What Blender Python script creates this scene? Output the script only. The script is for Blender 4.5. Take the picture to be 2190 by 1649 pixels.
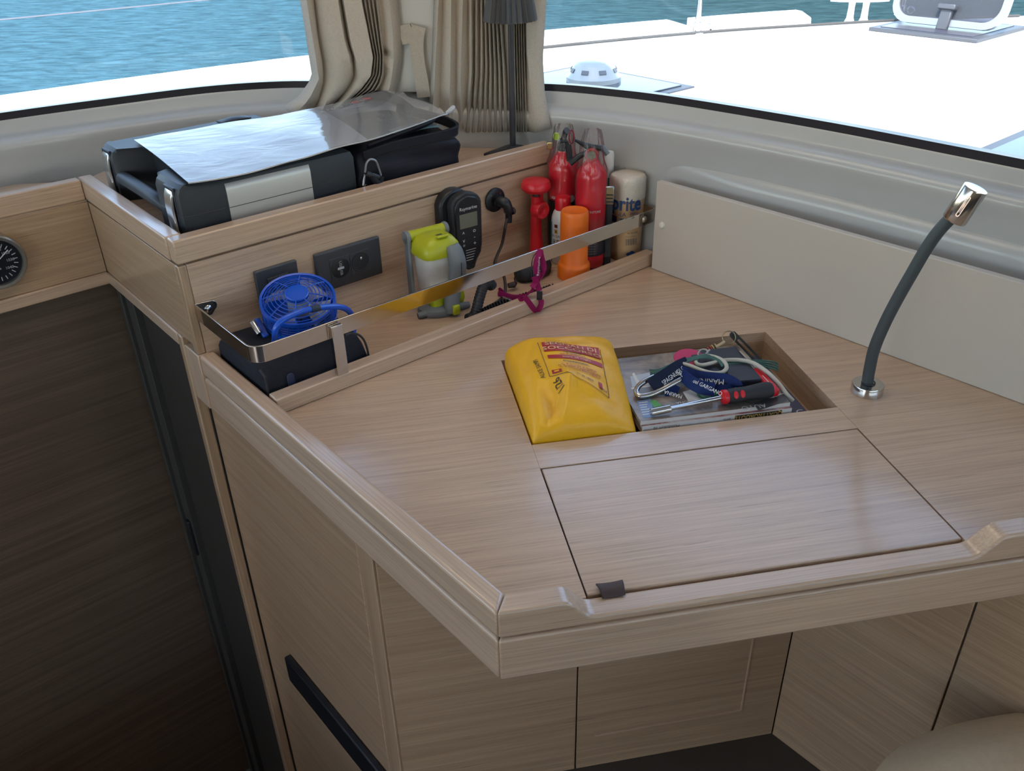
import bpy, bmesh, math, random
import numpy as np
from mathutils import Vector, Matrix

# ------------------------------------------------------------------ camera / calibration
W, H = 2190, 1649
FPX, PITCH, ROLL, YAW = 1850.0, .538, -.0245, .170
DESK = .74                                     # height of the desk surface above the saloon floor
_F = np.array([0, math.cos(PITCH), -math.sin(PITCH)]); _R = np.array([1., 0, 0]); _U = np.cross(_R, _F)
_r = math.cos(ROLL)*_R + math.sin(ROLL)*_U; _u = -math.sin(ROLL)*_R + math.cos(ROLL)*_U
_c, _s = math.cos(-YAW), math.sin(-YAW); _Z = np.array([[_c, -_s, 0], [_s, _c, 0], [0, 0, 1]])
CF, CR, CU = _Z@_F, _Z@_r, _Z@_u
CAM = np.array([0, 0, DESK+.80])

scene = bpy.context.scene
for o in list(bpy.data.objects): bpy.data.objects.remove(o)
C = scene.collection
cd = bpy.data.cameras.new('camera'); cam = bpy.data.objects.new('camera', cd); C.objects.link(cam)
cd.sensor_fit = 'HORIZONTAL'; cd.sensor_width = 36; cd.lens = FPX/W*36; cd.clip_start = .01; cd.clip_end = 3000
cam.matrix_world = Matrix(((CR[0], CU[0], -CF[0], CAM[0]), (CR[1], CU[1], -CF[1], CAM[1]), (CR[2], CU[2], -CF[2], CAM[2]), (0, 0, 0, 1)))
scene.camera = cam

# ------------------------------------------------------------------ sky, sun, exposure
scene.view_settings.view_transform = 'Standard'; scene.view_settings.look = 'None'
scene.view_settings.gamma = 1; scene.view_settings.use_curve_mapping = False
scene.view_settings.exposure = EXPO = .52
world = bpy.data.worlds.new('sky'); scene.world = world; world.use_nodes = True
wn = world.node_tree.nodes; wl = world.node_tree.links
bg = wn['Background']; sky = wn.new('ShaderNodeTexSky'); sky.sky_type = 'NISHITA'; sky.sun_disc = False
sky.sun_elevation = math.radians(52); sky.sun_rotation = math.radians(200); sky.air_density = 1.2; sky.dust_density = 1.2
bg.inputs[1].default_value = .58; wl.new(sky.outputs[0], bg.inputs[0])
sl = bpy.data.lights.new('sun', 'SUN'); sl.energy = 5.5; sl.angle = math.radians(.6); sl.color = (1, .95, .87)
sun = bpy.data.objects.new('sun', sl); C.objects.link(sun); sun.location = (0, 0, 20)

# the boat's own axes: s runs forward along the ledge, t aft-to-viewer across it, h is height over the desk
E1 = np.array([math.cos(math.pi/6), .5, 0]); E2 = np.array([.5, -math.cos(math.pi/6), 0]); EZ = np.array([0, 0, 1.])
ORG = np.array([-.336, 1.507, DESK])
def wp(s, t, h=0.): return ORG + s*E1 + t*E2 + h*EZ
def st(p): p = np.asarray(p)-ORG; return np.array([p@E1, p@E2, p[2]])
def ray(x, y): return CF + (x-W/2)/FPX*CR - (y-H/2)/FPX*CU
def onpl(x, y, P, n): d = ray(x, y); return CAM + d*(((P-CAM)@n)/(d@n))
def at_h(x, y, h): return onpl(x, y, np.array([0, 0, DESK+h]), EZ)
def at_t(x, y, t): return onpl(x, y, wp(0, t), E2)
def at_s(x, y, s): return onpl(x, y, wp(s, 0), E1)
def depth(P): return float((np.asarray(P)-CAM)@CF)
def px2m(px, P): return px*depth(P)/FPX

# sun from aft and to port, high: it lights the decks and leaves the saloon in shade
_sd = -.80*E1 + .35*E2; _sd = _sd/np.linalg.norm(_sd)*math.cos(math.radians(52)) + EZ*math.sin(math.radians(52))
sun.rotation_euler = Vector(_sd).to_track_quat('Z', 'Y').to_euler()

# ------------------------------------------------------------------ materials
MATS = {}
def pmat(name, col, rough=.5, metal=0., spec=.5, coat=0., trans=0., bump=None, alpha=1., emit=None, var=None, ior=None, sheen=0.):
    if name in MATS: return MATS[name]
    m = bpy.data.materials.new(name); m.use_nodes = True; nt = m.node_tree; b = nt.nodes['Principled BSDF']
    b.inputs['Base Color'].default_value = (*col, 1); b.inputs['Roughness'].default_value = rough; b.inputs['Metallic'].default_value = metal
    b.inputs['Specular IOR Level'].default_value = spec; b.inputs['Coat Weight'].default_value = coat; b.inputs['Transmission Weight'].default_value = trans
    b.inputs['Alpha'].default_value = alpha; b.inputs['Sheen Weight'].default_value = sheen
    if ior: b.inputs['IOR'].default_value = ior
    if var:                                     # (scale, amount): soft mottling of the colour
        tc = nt.nodes.new('ShaderNodeTexCoord'); n = nt.nodes.new('ShaderNodeTexNoise'); n.inputs['Scale'].default_value = var[0]; n.inputs['Detail'].default_value = 4
        nt.links.new(tc.outputs['Object'], n.inputs['Vector']); mx = nt.nodes.new('ShaderNodeMix'); mx.data_type = 'RGBA'
        mx.inputs[6].default_value = (*[c*(1-var[1]) for c in col], 1); mx.inputs[7].default_value = (*[min(1, c*(1+var[1])) for c in col], 1)
        nt.links.new(n.outputs['Fac'], mx.inputs[0]); nt.links.new(mx.outputs[2], b.inputs['Base Color'])
    if bump:                                    # (scale, strength, distance)
        tc = nt.nodes.new('ShaderNodeTexCoord'); n = nt.nodes.new('ShaderNodeTexNoise'); n.inputs['Scale'].default_value = bump[0]; n.inputs['Detail'].default_value = 3
        nt.links.new(tc.outputs['Object'], n.inputs['Vector']); bp = nt.nodes.new('ShaderNodeBump'); bp.inputs['Strength'].default_value = bump[1]; bp.inputs['Distance'].default_value = bump[2]
        nt.links.new(n.outputs['Fac'], bp.inputs['Height']); nt.links.new(bp.outputs[0], b.inputs['Normal'])
    MATS[name] = m; return m

def wood(angle, tone=0):
    """bleached oak veneer, grain along an angle in the plan (degrees) or 'z'"""
    key = f'oak_{angle}_{tone}'
    if key in MATS: return MATS[key]
    m = bpy.data.materials.new(key); m.use_nodes = True; nt = m.node_tree; N, L = nt.nodes.new, nt.links.new; b = nt.nodes['Principled BSDF']
    tc = N('ShaderNodeTexCoord'); rot = N('ShaderNodeMapping'); L(tc.outputs['Object'], rot.inputs[0])
    if angle != 'z': rot.inputs['Rotation'].default_value = (0, 0, -math.radians(angle))
    def layer(along, across, detail, rough=.6, dist=.0):
        mp = N('ShaderNodeMapping'); L(rot.outputs[0], mp.inputs[0])
        mp.inputs['Scale'].default_value = (across, across, along) if angle == 'z' else (along, across, across)
        n = N('ShaderNodeTexNoise'); L(mp.outputs[0], n.inputs['Vector']); n.inputs['Scale'].default_value = 1; n.inputs['Detail'].default_value = detail
        n.inputs['Roughness'].default_value = rough; n.inputs['Distortion'].default_value = dist; return n.outputs['Fac']
    broad = layer(.8, 75, 4, .6, .1); fine = layer(6, 360, 3); pore = layer(9, 380, 2)
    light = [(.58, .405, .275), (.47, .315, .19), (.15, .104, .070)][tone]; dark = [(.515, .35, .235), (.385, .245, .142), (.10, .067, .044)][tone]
    r1 = N('ShaderNodeValToRGB'); L(broad, r1.inputs[0]); r1.color_ramp.elements[0].position = .32; r1.color_ramp.elements[1].position = .66
    r1.color_ramp.elements[0].color = (*dark, 1); r1.color_ramp.elements[1].color = (*light, 1)
    mr = N('ShaderNodeMapRange'); L(fine, mr.inputs[0]); mr.inputs[1].default_value = .35; mr.inputs[2].default_value = .65; mr.inputs[3].default_value = .86; mr.inputs[4].default_value = 1.08
    mu = N('ShaderNodeMix'); mu.data_type = 'RGBA'; mu.blend_type = 'MULTIPLY'; mu.inputs[0].default_value = 1; L(r1.outputs[0], mu.inputs[6]); L(mr.outputs[0], mu.inputs[7])
    pr = N('ShaderNodeMapRange'); L(pore, pr.inputs[0]); pr.inputs[1].default_value = .66; pr.inputs[2].default_value = .74; pr.inputs[3].default_value = 1; pr.inputs[4].default_value = .62
    m2 = N('ShaderNodeMix'); m2.data_type = 'RGBA'; m2.blend_type = 'MULTIPLY'; m2.inputs[0].default_value = 1; L(mu.outputs[2], m2.inputs[6]); L(pr.outputs[0], m2.inputs[7])
    L(m2.outputs[2], b.inputs['Base Color'])
    b.inputs['Roughness'].default_value = .38; b.inputs['Coat Weight'].default_value = .85; b.inputs['Coat Roughness'].default_value = .16; b.inputs['Coat IOR'].default_value = 1.55
    bp = N('ShaderNodeBump'); bp.inputs['Strength'].default_value = .12; bp.inputs['Distance'].default_value = .0006; L(fine, bp.inputs['Height']); L(bp.outputs[0], b.inputs['Normal'])
    MATS[key] = m; return m

def fabric(name, col, scale=900, amt=.12, rough=.9, bump=.25):
    if name in MATS: return MATS[name]
    m = bpy.data.materials.new(name); m.use_nodes = True; nt = m.node_tree; N, L = nt.nodes.new, nt.links.new; b = nt.nodes['Principled BSDF']
    tc = N('ShaderNodeTexCoord'); facs = []
    for sc in ((scale*.15, scale*.15, scale), (scale, scale, scale*.12)):
        mp = N('ShaderNodeMapping'); mp.inputs['Scale'].default_value = sc; L(tc.outputs['Object'], mp.inputs[0]); n = N('ShaderNodeTexNoise'); n.inputs['Scale'].default_value = 1; n.inputs['Detail'].default_value = 2
        L(mp.outputs[0], n.inputs['Vector']); facs.append(n.outputs['Fac'])
    ad = N('ShaderNodeMath'); ad.operation = 'ADD'; L(facs[0], ad.inputs[0]); L(facs[1], ad.inputs[1])
    mr = N('ShaderNodeMapRange'); L(ad.outputs[0], mr.inputs[0]); mr.inputs[1].default_value = .7; mr.inputs[2].default_value = 1.3; mr.inputs[3].default_value = 1-amt; mr.inputs[4].default_value = 1+amt
    mu = N('ShaderNodeMix'); mu.data_type = 'RGBA'; mu.blend_type = 'MULTIPLY'; mu.inputs[0].default_value = 1; mu.inputs[6].default_value = (*col, 1); L(mr.outputs[0], mu.inputs[7])
    L(mu.outputs[2], b.inputs['Base Color']); b.inputs['Roughness'].default_value = rough; b.inputs['Specular IOR Level'].default_value = .2
    bp = N('ShaderNodeBump'); bp.inputs['Strength'].default_value = bump; bp.inputs['Distance'].default_value = .0005; L(ad.outputs[0], bp.inputs['Height']); L(bp.outputs[0], b.inputs['Normal'])
    MATS[name] = m; return m

def pane_mat(name, tint=(1, 1, 1), refl=.5):
    """thin sheet: see-through with a fresnel reflection"""
    if name in MATS: return MATS[name]
    m = bpy.data.materials.new(name); m.use_nodes = True; nt = m.node_tree; N, L = nt.nodes.new, nt.links.new
    for n in list(nt.nodes): nt.nodes.remove(n)
    out = N('ShaderNodeOutputMaterial'); t = N('ShaderNodeBsdfTransparent'); t.inputs[0].default_value = (*tint, 1); g = N('ShaderNodeBsdfGlossy'); g.inputs['Roughness'].default_value = .02
    fr = N('ShaderNodeFresnel'); fr.inputs[0].default_value = 1.45; mt = N('ShaderNodeMath'); mt.operation = 'MULTIPLY'; mt.inputs[1].default_value = refl; L(fr.outputs[0], mt.inputs[0])
    mx = N('ShaderNodeMixShader'); L(mt.outputs[0], mx.inputs[0]); L(t.outputs[0], mx.inputs[1]); L(g.outputs[0], mx.inputs[2]); L(mx.outputs[0], out.inputs[0])
    MATS[name] = m; return m

def film_mat(name, tint=(.9, .9, .92), haze=.1, rough=.15, bump=None, refl=.6):
    """thin clear plastic: mostly see-through, a little milky, glossy highlights, wrinkled"""
    if name in MATS: return MATS[name]
    m = bpy.data.materials.new(name); m.use_nodes = True; nt = m.node_tree; N, L = nt.nodes.new, nt.links.new
    for n in list(nt.nodes): nt.nodes.remove(n)
    out = N('ShaderNodeOutputMaterial'); t = N('ShaderNodeBsdfTransparent'); t.inputs[0].default_value = (*tint, 1); g = N('ShaderNodeBsdfGlossy'); g.inputs['Roughness'].default_value = rough
    d = N('ShaderNodeBsdfDiffuse'); d.inputs[0].default_value = (.85, .86, .88, 1)
    fr = N('ShaderNodeFresnel'); fr.inputs[0].default_value = 1.5; mt = N('ShaderNodeMath'); mt.operation = 'MULTIPLY'; mt.inputs[1].default_value = refl*1.6; L(fr.outputs[0], mt.inputs[0])
    m1 = N('ShaderNodeMixShader'); m1.inputs[0].default_value = haze; L(t.outputs[0], m1.inputs[1]); L(d.outputs[0], m1.inputs[2])
    m2 = N('ShaderNodeMixShader'); L(mt.outputs[0], m2.inputs[0]); L(m1.outputs[0], m2.inputs[1]); L(g.outputs[0], m2.inputs[2]); L(m2.outputs[0], out.inputs[0])
    if bump:
        tc = N('ShaderNodeTexCoord'); n = N('ShaderNodeTexNoise'); n.inputs['Scale'].default_value = bump[0]; n.inputs['Detail'].default_value = 3; n.inputs['Distortion'].default_value = 1.0
        mp = N('ShaderNodeMapping'); mp.inputs['Scale'].default_value = bump[3] if len(bump) > 3 else (1, 1, 1); L(tc.outputs['Object'], mp.inputs[0])
        L(mp.outputs[0], n.inputs['Vector']); bp = N('ShaderNodeBump'); bp.inputs['Strength'].default_value = bump[1]; bp.inputs['Distance'].default_value = bump[2]; L(n.outputs['Fac'], bp.inputs['Height'])
        L(bp.outputs[0], g.inputs['Normal']); L(bp.outputs[0], fr.inputs['Normal']); L(bp.outputs[0], d.inputs['Normal'])
    MATS[name] = m; return m

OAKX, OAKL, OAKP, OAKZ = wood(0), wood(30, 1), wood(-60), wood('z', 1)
WHITE = pmat('gelcoat', (.475, .475, .468), .20, var=(3, .03), bump=(900, .03, .0003))
PANELW = pmat('cream_laminate', (.56, .50, .43), .40, bump=(1200, .05, .0002))
STEEL = pmat('polished_steel', (.62, .58, .53), .10, 1.0)
CHROME = pmat('satin_chrome', (.60, .57, .54), .16, 1.0)
SILVER = pmat('silver_plastic', (.52, .50, .47), .38, .55)
BLACK = pmat('black_plastic', (.012, .013, .016), .38)
SOFTBLACK = pmat('soft_black', (.02, .021, .025), .6)
RUBBER = pmat('black_rubber', (.010, .010, .014), .55)
ANTHR = pmat('anthracite_plastic', (.042, .045, .053), .45, bump=(500, .1, .0003))
INKW = pmat('white_print', (.75, .75, .73), .5)
INKG = pmat('grey_print', (.45, .46, .47), .5)

# ------------------------------------------------------------------ mesh helpers (all geometry is generated in world metres)
def V(p): return tuple(float(c) for c in p)
class Fr:
    """a local frame: F(x, y, z) -> world point"""
    def __init__(s, o, ax, ay=None, az=None):
        s.o = np.asarray(o, float); s.x = np.asarray(ax, float); s.x = s.x/np.linalg.norm(s.x)
        if az is None and ay is None: az = EZ
        if ay is None: az = np.asarray(az, float); ay = np.cross(az, s.x)
        s.y = np.asarray(ay, float); s.y = s.y/np.linalg.norm(s.y); s.z = np.cross(s.x, s.y); s.z = s.z/np.linalg.norm(s.z); s.y = np.cross(s.z, s.x)
    def __call__(s, x, y, z=0.): return s.o + x*s.x + y*s.y + z*s.z
BOAT = Fr(ORG, E1, -E2)                        # note: local y = -t
def zf(s, t, h, deg=0):                         # an upright frame standing at (s, t, h), x turned deg from the ledge direction
    a = math.radians(30+deg); return Fr(wp(s, t, h), (math.cos(a), math.sin(a), 0))

class MB:
    def __init__(s): s.v = []; s.f = []
    def add(s, vs, fs):
        n = len(s.v); s.v += [V(p) for p in vs]; s.f += [tuple(n+i for i in f) for f in fs]; return s
    def box(s, F, x0, x1, y0, y1, z0, z1):
        P = [F(x, y, z) for z in (z0, z1) for x, y in ((x0, y0), (x1, y0), (x1, y1), (x0, y1))]
        return s.add(P, [(3, 2, 1, 0), (4, 5, 6, 7), (0, 1, 5, 4), (1, 2, 6, 5), (2, 3, 7, 6), (3, 0, 4, 7)])
    def hexa(s, lo, hi):                        # two 4-point loops
        return s.add(list(lo)+list(hi), [(3, 2, 1, 0), (4, 5, 6, 7), (0, 1, 5, 4), (1, 2, 6, 5), (2, 3, 7, 6), (3, 0, 4, 7)])
    def prism(s, lo, hi):                       # two n-point loops
        n = len(lo); return s.add(list(lo)+list(hi), [tuple(range(n))[::-1], tuple(range(n, 2*n))]+[(i, (i+1) % n, n+(i+1) % n, n+i) for i in range(n)])
    def poly(s, F, pts, z0, z1): return s.prism([F(x, y, z0) for x, y in pts], [F(x, y, z1) for x, y in pts])
    def lathe(s, F, prof, n=32, cap=True, sx=1., sy=1., sq=2.0):
        vs = []; fs = []
        for r, z in prof:
            for k in range(n):
                a = 2*math.pi*k/n; ca, sa = math.cos(a), math.sin(a)
                q = (abs(ca)**sq+abs(sa)**sq)**(-1/sq) if sq != 2 else 1.
                vs.append(F(r*ca*q*sx, r*sa*q*sy, z))
        m = len(prof)
        for i in range(m-1):
            for k in range(n): fs.append((i*n+k, i*n+(k+1) % n, (i+1)*n+(k+1) % n, (i+1)*n+k))
        if cap: fs.append(tuple(range(n))[::-1]); fs.append(tuple((m-1)*n+k for k in range(n)))
        return s.add(vs, fs)
    def loft(s, loops, cap=True, closed=True):
        n = len(loops[0]); vs = [p for l in loops for p in l]; fs = []
        for i in range(len(loops)-1):
            for k in range(n if closed else n-1): fs.append((i*n+k, i*n+(k+1) % n, (i+1)*n+(k+1) % n, (i+1)*n+k))
        if cap and closed: fs.append(tuple(range(n))[::-1]); fs.append(tuple((len(loops)-1)*n+k for k in range(n)))
        return s.add(vs, fs)
    def tube(s, path, r, n=10, cap=True):
        P = [np.asarray(p, float) for p in path]; rs = r if hasattr(r, '__len__') else [r]*len(P); loops = []; up = None
        for i, p in enumerate(P):
            d = P[min(i+1, len(P)-1)]-P[max(i-1, 0)]; d = d/(np.linalg.norm(d)+1e-12)
            if up is None: up = np.cross(d, EZ if abs(d[2]) < .9 else E1); up /= np.linalg.norm(up)
            up = up-d*(up@d); up /= np.linalg.norm(up); w = np.cross(d, up)
            loops.append([p+rs[i]*(math.cos(2*math.pi*k/n)*up+math.sin(2*math.pi*k/n)*w) for k in range(n)])
        return s.loft(loops, cap)
    def ribbon(s, path, width, wdir, thick=.001):
        """a flat band along path; wdir = direction(s) across the band"""
        P = [np.asarray(p, float) for p in path]; loops = []
        for i, p in enumerate(P):
            d = P[min(i+1, len(P)-1)]-P[max(i-1, 0)]; d /= np.linalg.norm(d)+1e-12
            w = np.asarray(wdir[i] if isinstance(wdir, list) else wdir, float); w = w-d*(w@d); w /= np.linalg.norm(w); n = np.cross(d, w)
            loops.append([p+w*width/2+n*thick/2, p-w*width/2+n*thick/2, p-w*width/2-n*thick/2, p+w*width/2-n*thick/2])
        return s.loft(loops)
    def grid(s, fn, nu, nv, thick=0., nrm=None):
        vs = [fn(i/nu, j/nv) for j in range(nv+1) for i in range(nu+1)]; q = nu+1
        fs = [(j*q+i, j*q+i+1, (j+1)*q+i+1, (j+1)*q+i) for j in range(nv) for i in range(nu)]
        return s.add(vs, fs)
    def torus(s, F, R, r, n=40, m=10, sx=1., sy=1.):
        path = [F(R*sx*math.cos(2*math.pi*k/n), R*sy*math.sin(2*math.pi*k/n), 0) for k in range(n)]; loops = []
        for k in range(n):
            d = path[(k+1) % n]-path[k-1]; d /= np.linalg.norm(d); w = np.cross(d, F.z)
            loops.append([path[k]+r*(math.cos(2*math.pi*j/m)*w+math.sin(2*math.pi*j/m)*F.z) for j in range(m)])
        loops.append(loops[0]); return s.loft(loops, cap=False)
    def text(s, string, F, size, align='CENTER', map2=None, res=3, sx=1., bold=0.):
        """flat lettering; map2(x, y) -> world point bends it on a surface"""
        cu = bpy.data.curves.new('t', 'FONT'); cu.body = string; cu.size = size; cu.align_x = align; cu.align_y = 'CENTER'; cu.resolution_u = res; cu.offset = bold
        ob = bpy.data.objects.new('t', cu); C.objects.link(ob); bpy.context.view_layer.update()
        me = ob.to_mesh(); vs = [tuple(v.co) for v in me.vertices]; fs = [tuple(p.vertices) for p in me.polygons]; ob.to_mesh_clear()
        bpy.data.objects.remove(ob); bpy.data.curves.remove(cu)
        g = map2 if map2 else (lambda x, y: F(x, y, 0))
        return s.add([g(x*sx, y) for x, y, z in vs], fs)
    def build(s, name, mat, parent=None, smooth=True, ang=35, bevel=0., seg=2, sub=0, solid=0.):
        me = bpy.data.meshes.new(name);
        base = np.array([0., 0, 0])
        if parent is not None: base = np.array(WORLD[parent.name])
        elif s.v:
            a = np.array(s.v); base = np.array([(a[:, 0].min()+a[:, 0].max())/2, (a[:, 1].min()+a[:, 1].max())/2, a[:, 2].min()])
        me.from_pydata([tuple(np.array(v)-base) for v in s.v], [], s.f); me.update()
        bm = bmesh.new(); bm.from_mesh(me); bmesh.ops.remove_doubles(bm, verts=bm.verts, dist=1e-6); bmesh.ops.recalc_face_normals(bm, faces=bm.faces)
        if smooth:
            ca = math.radians(ang)
            for f in bm.faces: f.smooth = True
            for e in bm.edges:
                if len(e.link_faces) == 2 and e.calc_face_angle(0) > ca: e.smooth = False
        bm.to_mesh(me); bm.free(); me.materials.append(mat)
        o = bpy.data.objects.new(name, me); C.objects.link(o)
        if parent is not None: o.parent = parent
        else: o.location = base
        WORLD[o.name] = tuple(base)
        if sub: m = o.modifiers.new('sub', 'SUBSURF'); m.levels = m.render_levels = sub
        if solid: m = o.modifiers.new('solid', 'SOLIDIFY'); m.thickness = solid; m.offset = 0
        if bevel: m = o.modifiers.new('bevel', 'BEVEL'); m.width = bevel; m.segments = seg; m.limit_method = 'ANGLE'; m.angle_limit = math.radians(62); m.harden_normals = False
        return o
WORLD = {}
def tag(o, label=None, cat=None, group=None, kind=None):
    if label: o['label'] = label
    if cat: o['category'] = cat
    if group: o['group'] = group
    if kind: o['kind'] = kind
    return o
def thing(name, loc, label, cat, group=None):
    o = bpy.data.objects.new(name, None); C.objects.link(o); o.location = V(loc); o.empty_display_size = .02; WORLD[o.name] = V(loc); return tag(o, label, cat, group)
def struct(o): o['kind'] = 'structure'; return o
def sroot(name, loc): o = bpy.data.objects.new(name, None); C.objects.link(o); o.location = V(loc); o.empty_display_size = .02; WORLD[o.name] = V(loc); return struct(o)
def box(name, F, x0, x1, y0, y1, z0, z1, mat, parent=None, bevel=.002, seg=2): return MB().box(F, x0, x1, y0, y1, z0, z1).build(name, mat, parent, bevel=bevel, seg=seg)
def sbox(name, s0, s1, t0, t1, h0, h1, mat, parent=None, bevel=.002, seg=2): return box(name, BOAT, s0, s1, -t1, -t0, h0, h1, mat, parent, bevel, seg)
def catmull(pts, n=8):
    P = [np.asarray(p, float) for p in pts]; out = []
    for i in range(len(P)-1):
        a, b, c, d = P[max(i-1, 0)], P[i], P[i+1], P[min(i+2, len(P)-1)]
        for k in range(n):
            u = k/n; out.append(.5*((2*b)+(-a+c)*u+(2*a-5*b+4*c-d)*u*u+(-a+3*b-3*c+d)*u**3))
    out.append(P[-1]); return out

# ------------------------------------------------------------------ hull shell: curved wall under and over the windows
PLAN = [(-2.6, -.74), (-1.2, -.735), (-.5, -.72), (-.092, -.695), (.123, -.668), (.356, -.625), (.51, -.545), (.61, -.432), (.72, -.305), (.83, -.178), (.935, -.056), (.99, .075), (1.03, .231), (1.066, .541), (1.075, .81), (1.08, 1.4), (1.08, 2.6), (1.08, 4.3)]
def plan_curve(n=6):
    c = catmull([np.array(p) for p in PLAN], n); out = []
    for i, p in enumerate(c):
        d = c[min(i+1, len(c)-1)]-c[max(i-1, 0)]; d /= np.linalg.norm(d); out.append((p, np.array([d[1], -d[0]])))
    return out
CURVE = plan_curve(); NC = 6
def cpt(i, d, h): p, n = CURVE[i]; q = p+n*d; return wp(q[0], q[1], h)
I_MID = 8*NC                                    # the corner
def shell(name, i0, i1, prof, mat, parent=None, smooth=True, cap=True, ang=50):
    m = MB(); m.loft([[cpt(i, d, h) for d, h in prof] for i in range(i0, i1+1)], cap=cap); return m.build(name, mat, parent, smooth=smooth, ang=ang)
LOW = [(0, -.74), (0, .262), (-.004, .280), (-.0075, .294), (-.007, .304), (-.002, .3115), (.007, .3165), (.018, .319), (.026, .3205), (.030, .325), (.031, .346), (.034, .350), (.08, .350), (.08, -.74)]
TOPH = 1.26
wl_ = struct(shell('wall_left', 0, I_MID, LOW, WHITE)); wf_ = struct(shell('wall_front', I_MID, len(CURVE)-1, LOW, WHITE))
HEAD = [(0, .96), (.075, .96), (.075, TOPH), (0, TOPH)]
struct(shell('trim_1', 0, len(CURVE)-1, HEAD, WHITE))
# corner pillar between the two windows
struct(shell('trim_2', 7*NC+1, 9*NC+4, [(.012, .349), (.075, .349), (.075, .962), (.012, .962)], WHITE))
# moulded step low on the front wall
m = MB(); lo = []
prof = [(-.014, -.10), (-.014, .195), (-.013, .212), (-.010, .224), (-.005, .232), (.0, .2365), (.01, .237), (.01, -.10)]
for i in range(12*NC-1, len(CURVE)):
    k = min(1, (i-12*NC+1)/5); lo.append([cpt(i, d*k+.004*(1-k), h) for d, h in prof])
m.loft(lo).build('moulding', WHITE, wf_, ang=50)
# windows: gasket + pane
GASK = pmat('window_gasket', (.016, .013, .020), .32)
PANE = pane_mat('window_glass', (.97, .985, .99), .6)
def window(name, i0, i1):
    p = CURVE[(i0+i1)//2][0]; root = sroot(name, wp(p[0], p[1], .35))
    shell('gasket', i0, i1, [(.034, .348), (.062, .348), (.062, .364), (.034, .366)], GASK, root)
    shell('gasket', i0, i1, [(.034, .948), (.062, .948), (.062, .962), (.034, .962)], GASK, root)
    for i in (i0, i1):
        q, n = CURVE[i]; d = np.array([-n[1], n[0]]); sgn = 1 if i == i0 else -1
        lo_ = [wp(*(q+n*a+d*b*sgn), .36) for a, b in ((.030, 0), (.058, 0), (.058, .02), (.030, .02))]
        hi_ = [wp(*(q+n*a+d*b*sgn), .95) for a, b in ((.030, 0), (.058, 0), (.058, .02), (.030, .02))]
        MB().hexa(lo_, hi_).build('gasket', GASK, root)
    shell('pane', i0, i1, [(.042, .360), (.046, .360), (.046, .955), (.042, .955)], PANE, root)
    return root
window('window_1', 1*NC, 7*NC+3); window('window_2', 9*NC+3, len(CURVE)-2)
# rest of the saloon behind the photographer
CEIL = pmat('headliner', (.80, .79, .76), .8)
def cslab(name, s0, s1, t0, t1): return struct(sbox(name, s0, s1, t0, t1, TOPH, TOPH+.06, CEIL, bevel=0))
HS0, HS1, HT0, HT1 = .0, .75, -.05, .70      # unseen skylight added to light the desk from above, translucent blind drawn
cslab('ceiling', -2.7, HS0, -.85, 4.5); cslab('trim_6', HS1, 1.2, -.85, 4.5); cslab('trim_7', HS0, HS1, -.85, HT0); cslab('trim_8', HS0, HS1, HT1, 4.5)
w5 = sroot('added_skylight', wp((HS0+HS1)/2, (HT0+HT1)/2, TOPH)); bl = bpy.data.materials.new('added_skylight_blind'); bl.use_nodes = True
_n = bl.node_tree.nodes; [_n.remove(x) for x in list(_n) if x.type == 'BSDF_PRINCIPLED']; _t = _n.new('ShaderNodeBsdfTranslucent'); _t.inputs[0].default_value = (.78, .68, .55, 1); bl.node_tree.links.new(_t.outputs[0], _n['Material Output'].inputs[0])
sbox('blind', HS0, HS1, HT0, HT1, TOPH+.02, TOPH+.022, bl, w5, bevel=0)  # unseen diffusing sheet, added as a soft light source over the desk
REARW = wood('z', 1)
struct(sbox('wall_rear', -2.75, -2.65, -.85, 1.2, -.74, .50, REARW, bevel=0)); struct(sbox('trim_9', -2.75, -2.65, 1.9, 4.4, -.74, 1.10, REARW, bevel=0)); struct(sbox('trim_3', -2.75, -2.65, -.85, 4.4, 1.10, TOPH, WHITE, bevel=0))
struct(sbox('added_bounce_floor', -6.5, -2.76, -1.9, 5.5, -.80, -.745, pmat('bounce_teak', (.42, .27, .15), .7, var=(6, .12)), bevel=0))  # unseen cockpit floor, added to bounce warm sunlight into the saloon
w4 = sroot('window_4', wp(-2.7, 1.5, .2)); sbox('pane', -2.703, -2.697, -.85, 1.2, .50, 1.10, PANE, w4, bevel=0)
struct(sbox('wall_right', -2.65, 1.08, 4.32, 4.42, -.74, .55, wood('z', 1), bevel=0)); struct(sbox('trim_5', -2.65, 1.08, 4.32, 4.42, .96, TOPH, WHITE, bevel=0))
w3 = sroot('window_3', wp(-.8, 4.37, .3)); sbox('pane', -2.6, 1.05, 4.36, 4.366, .55, .96, PANE, w3, bevel=0)
FLOORM = pmat('dark_floor', (.055, .042, .033), .5, var=(14, .25))
def slab(name, pts, h0, h1, mat, parent=None): return MB().prism([wp(a, b, h0) for a, b in pts], [wp(a, b, h1) for a, b in pts]).build(name, mat, parent, smooth=False)
fl = struct(slab('floor', [(.064, -.55), (1.04, -.18), (1.06, .6), (1.07, 4.3), (-2.64, 4.3), (-2.64, -.6), (-1.15, -.6), (-1.15, .62), (.064, .62)], -.80, -.74, FLOORM))
slab('stairwell_floor', [(-1.15, -.65), (.10, -.65), (.10, .62), (-1.15, .62)], -1.80, -1.76, FLOORM, fl)
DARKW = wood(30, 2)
slab('stairwell_side', [(-1.19, -.65), (-1.15, -.65), (-1.15, .62), (-1.19, .62)], -1.76, -.741, OAKP, fl)
slab('stairwell_riser', [(-1.15, .62), (.064, .62), (.064, .66), (-1.15, .66)], -1.76, -.801, OAKX, fl)

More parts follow.
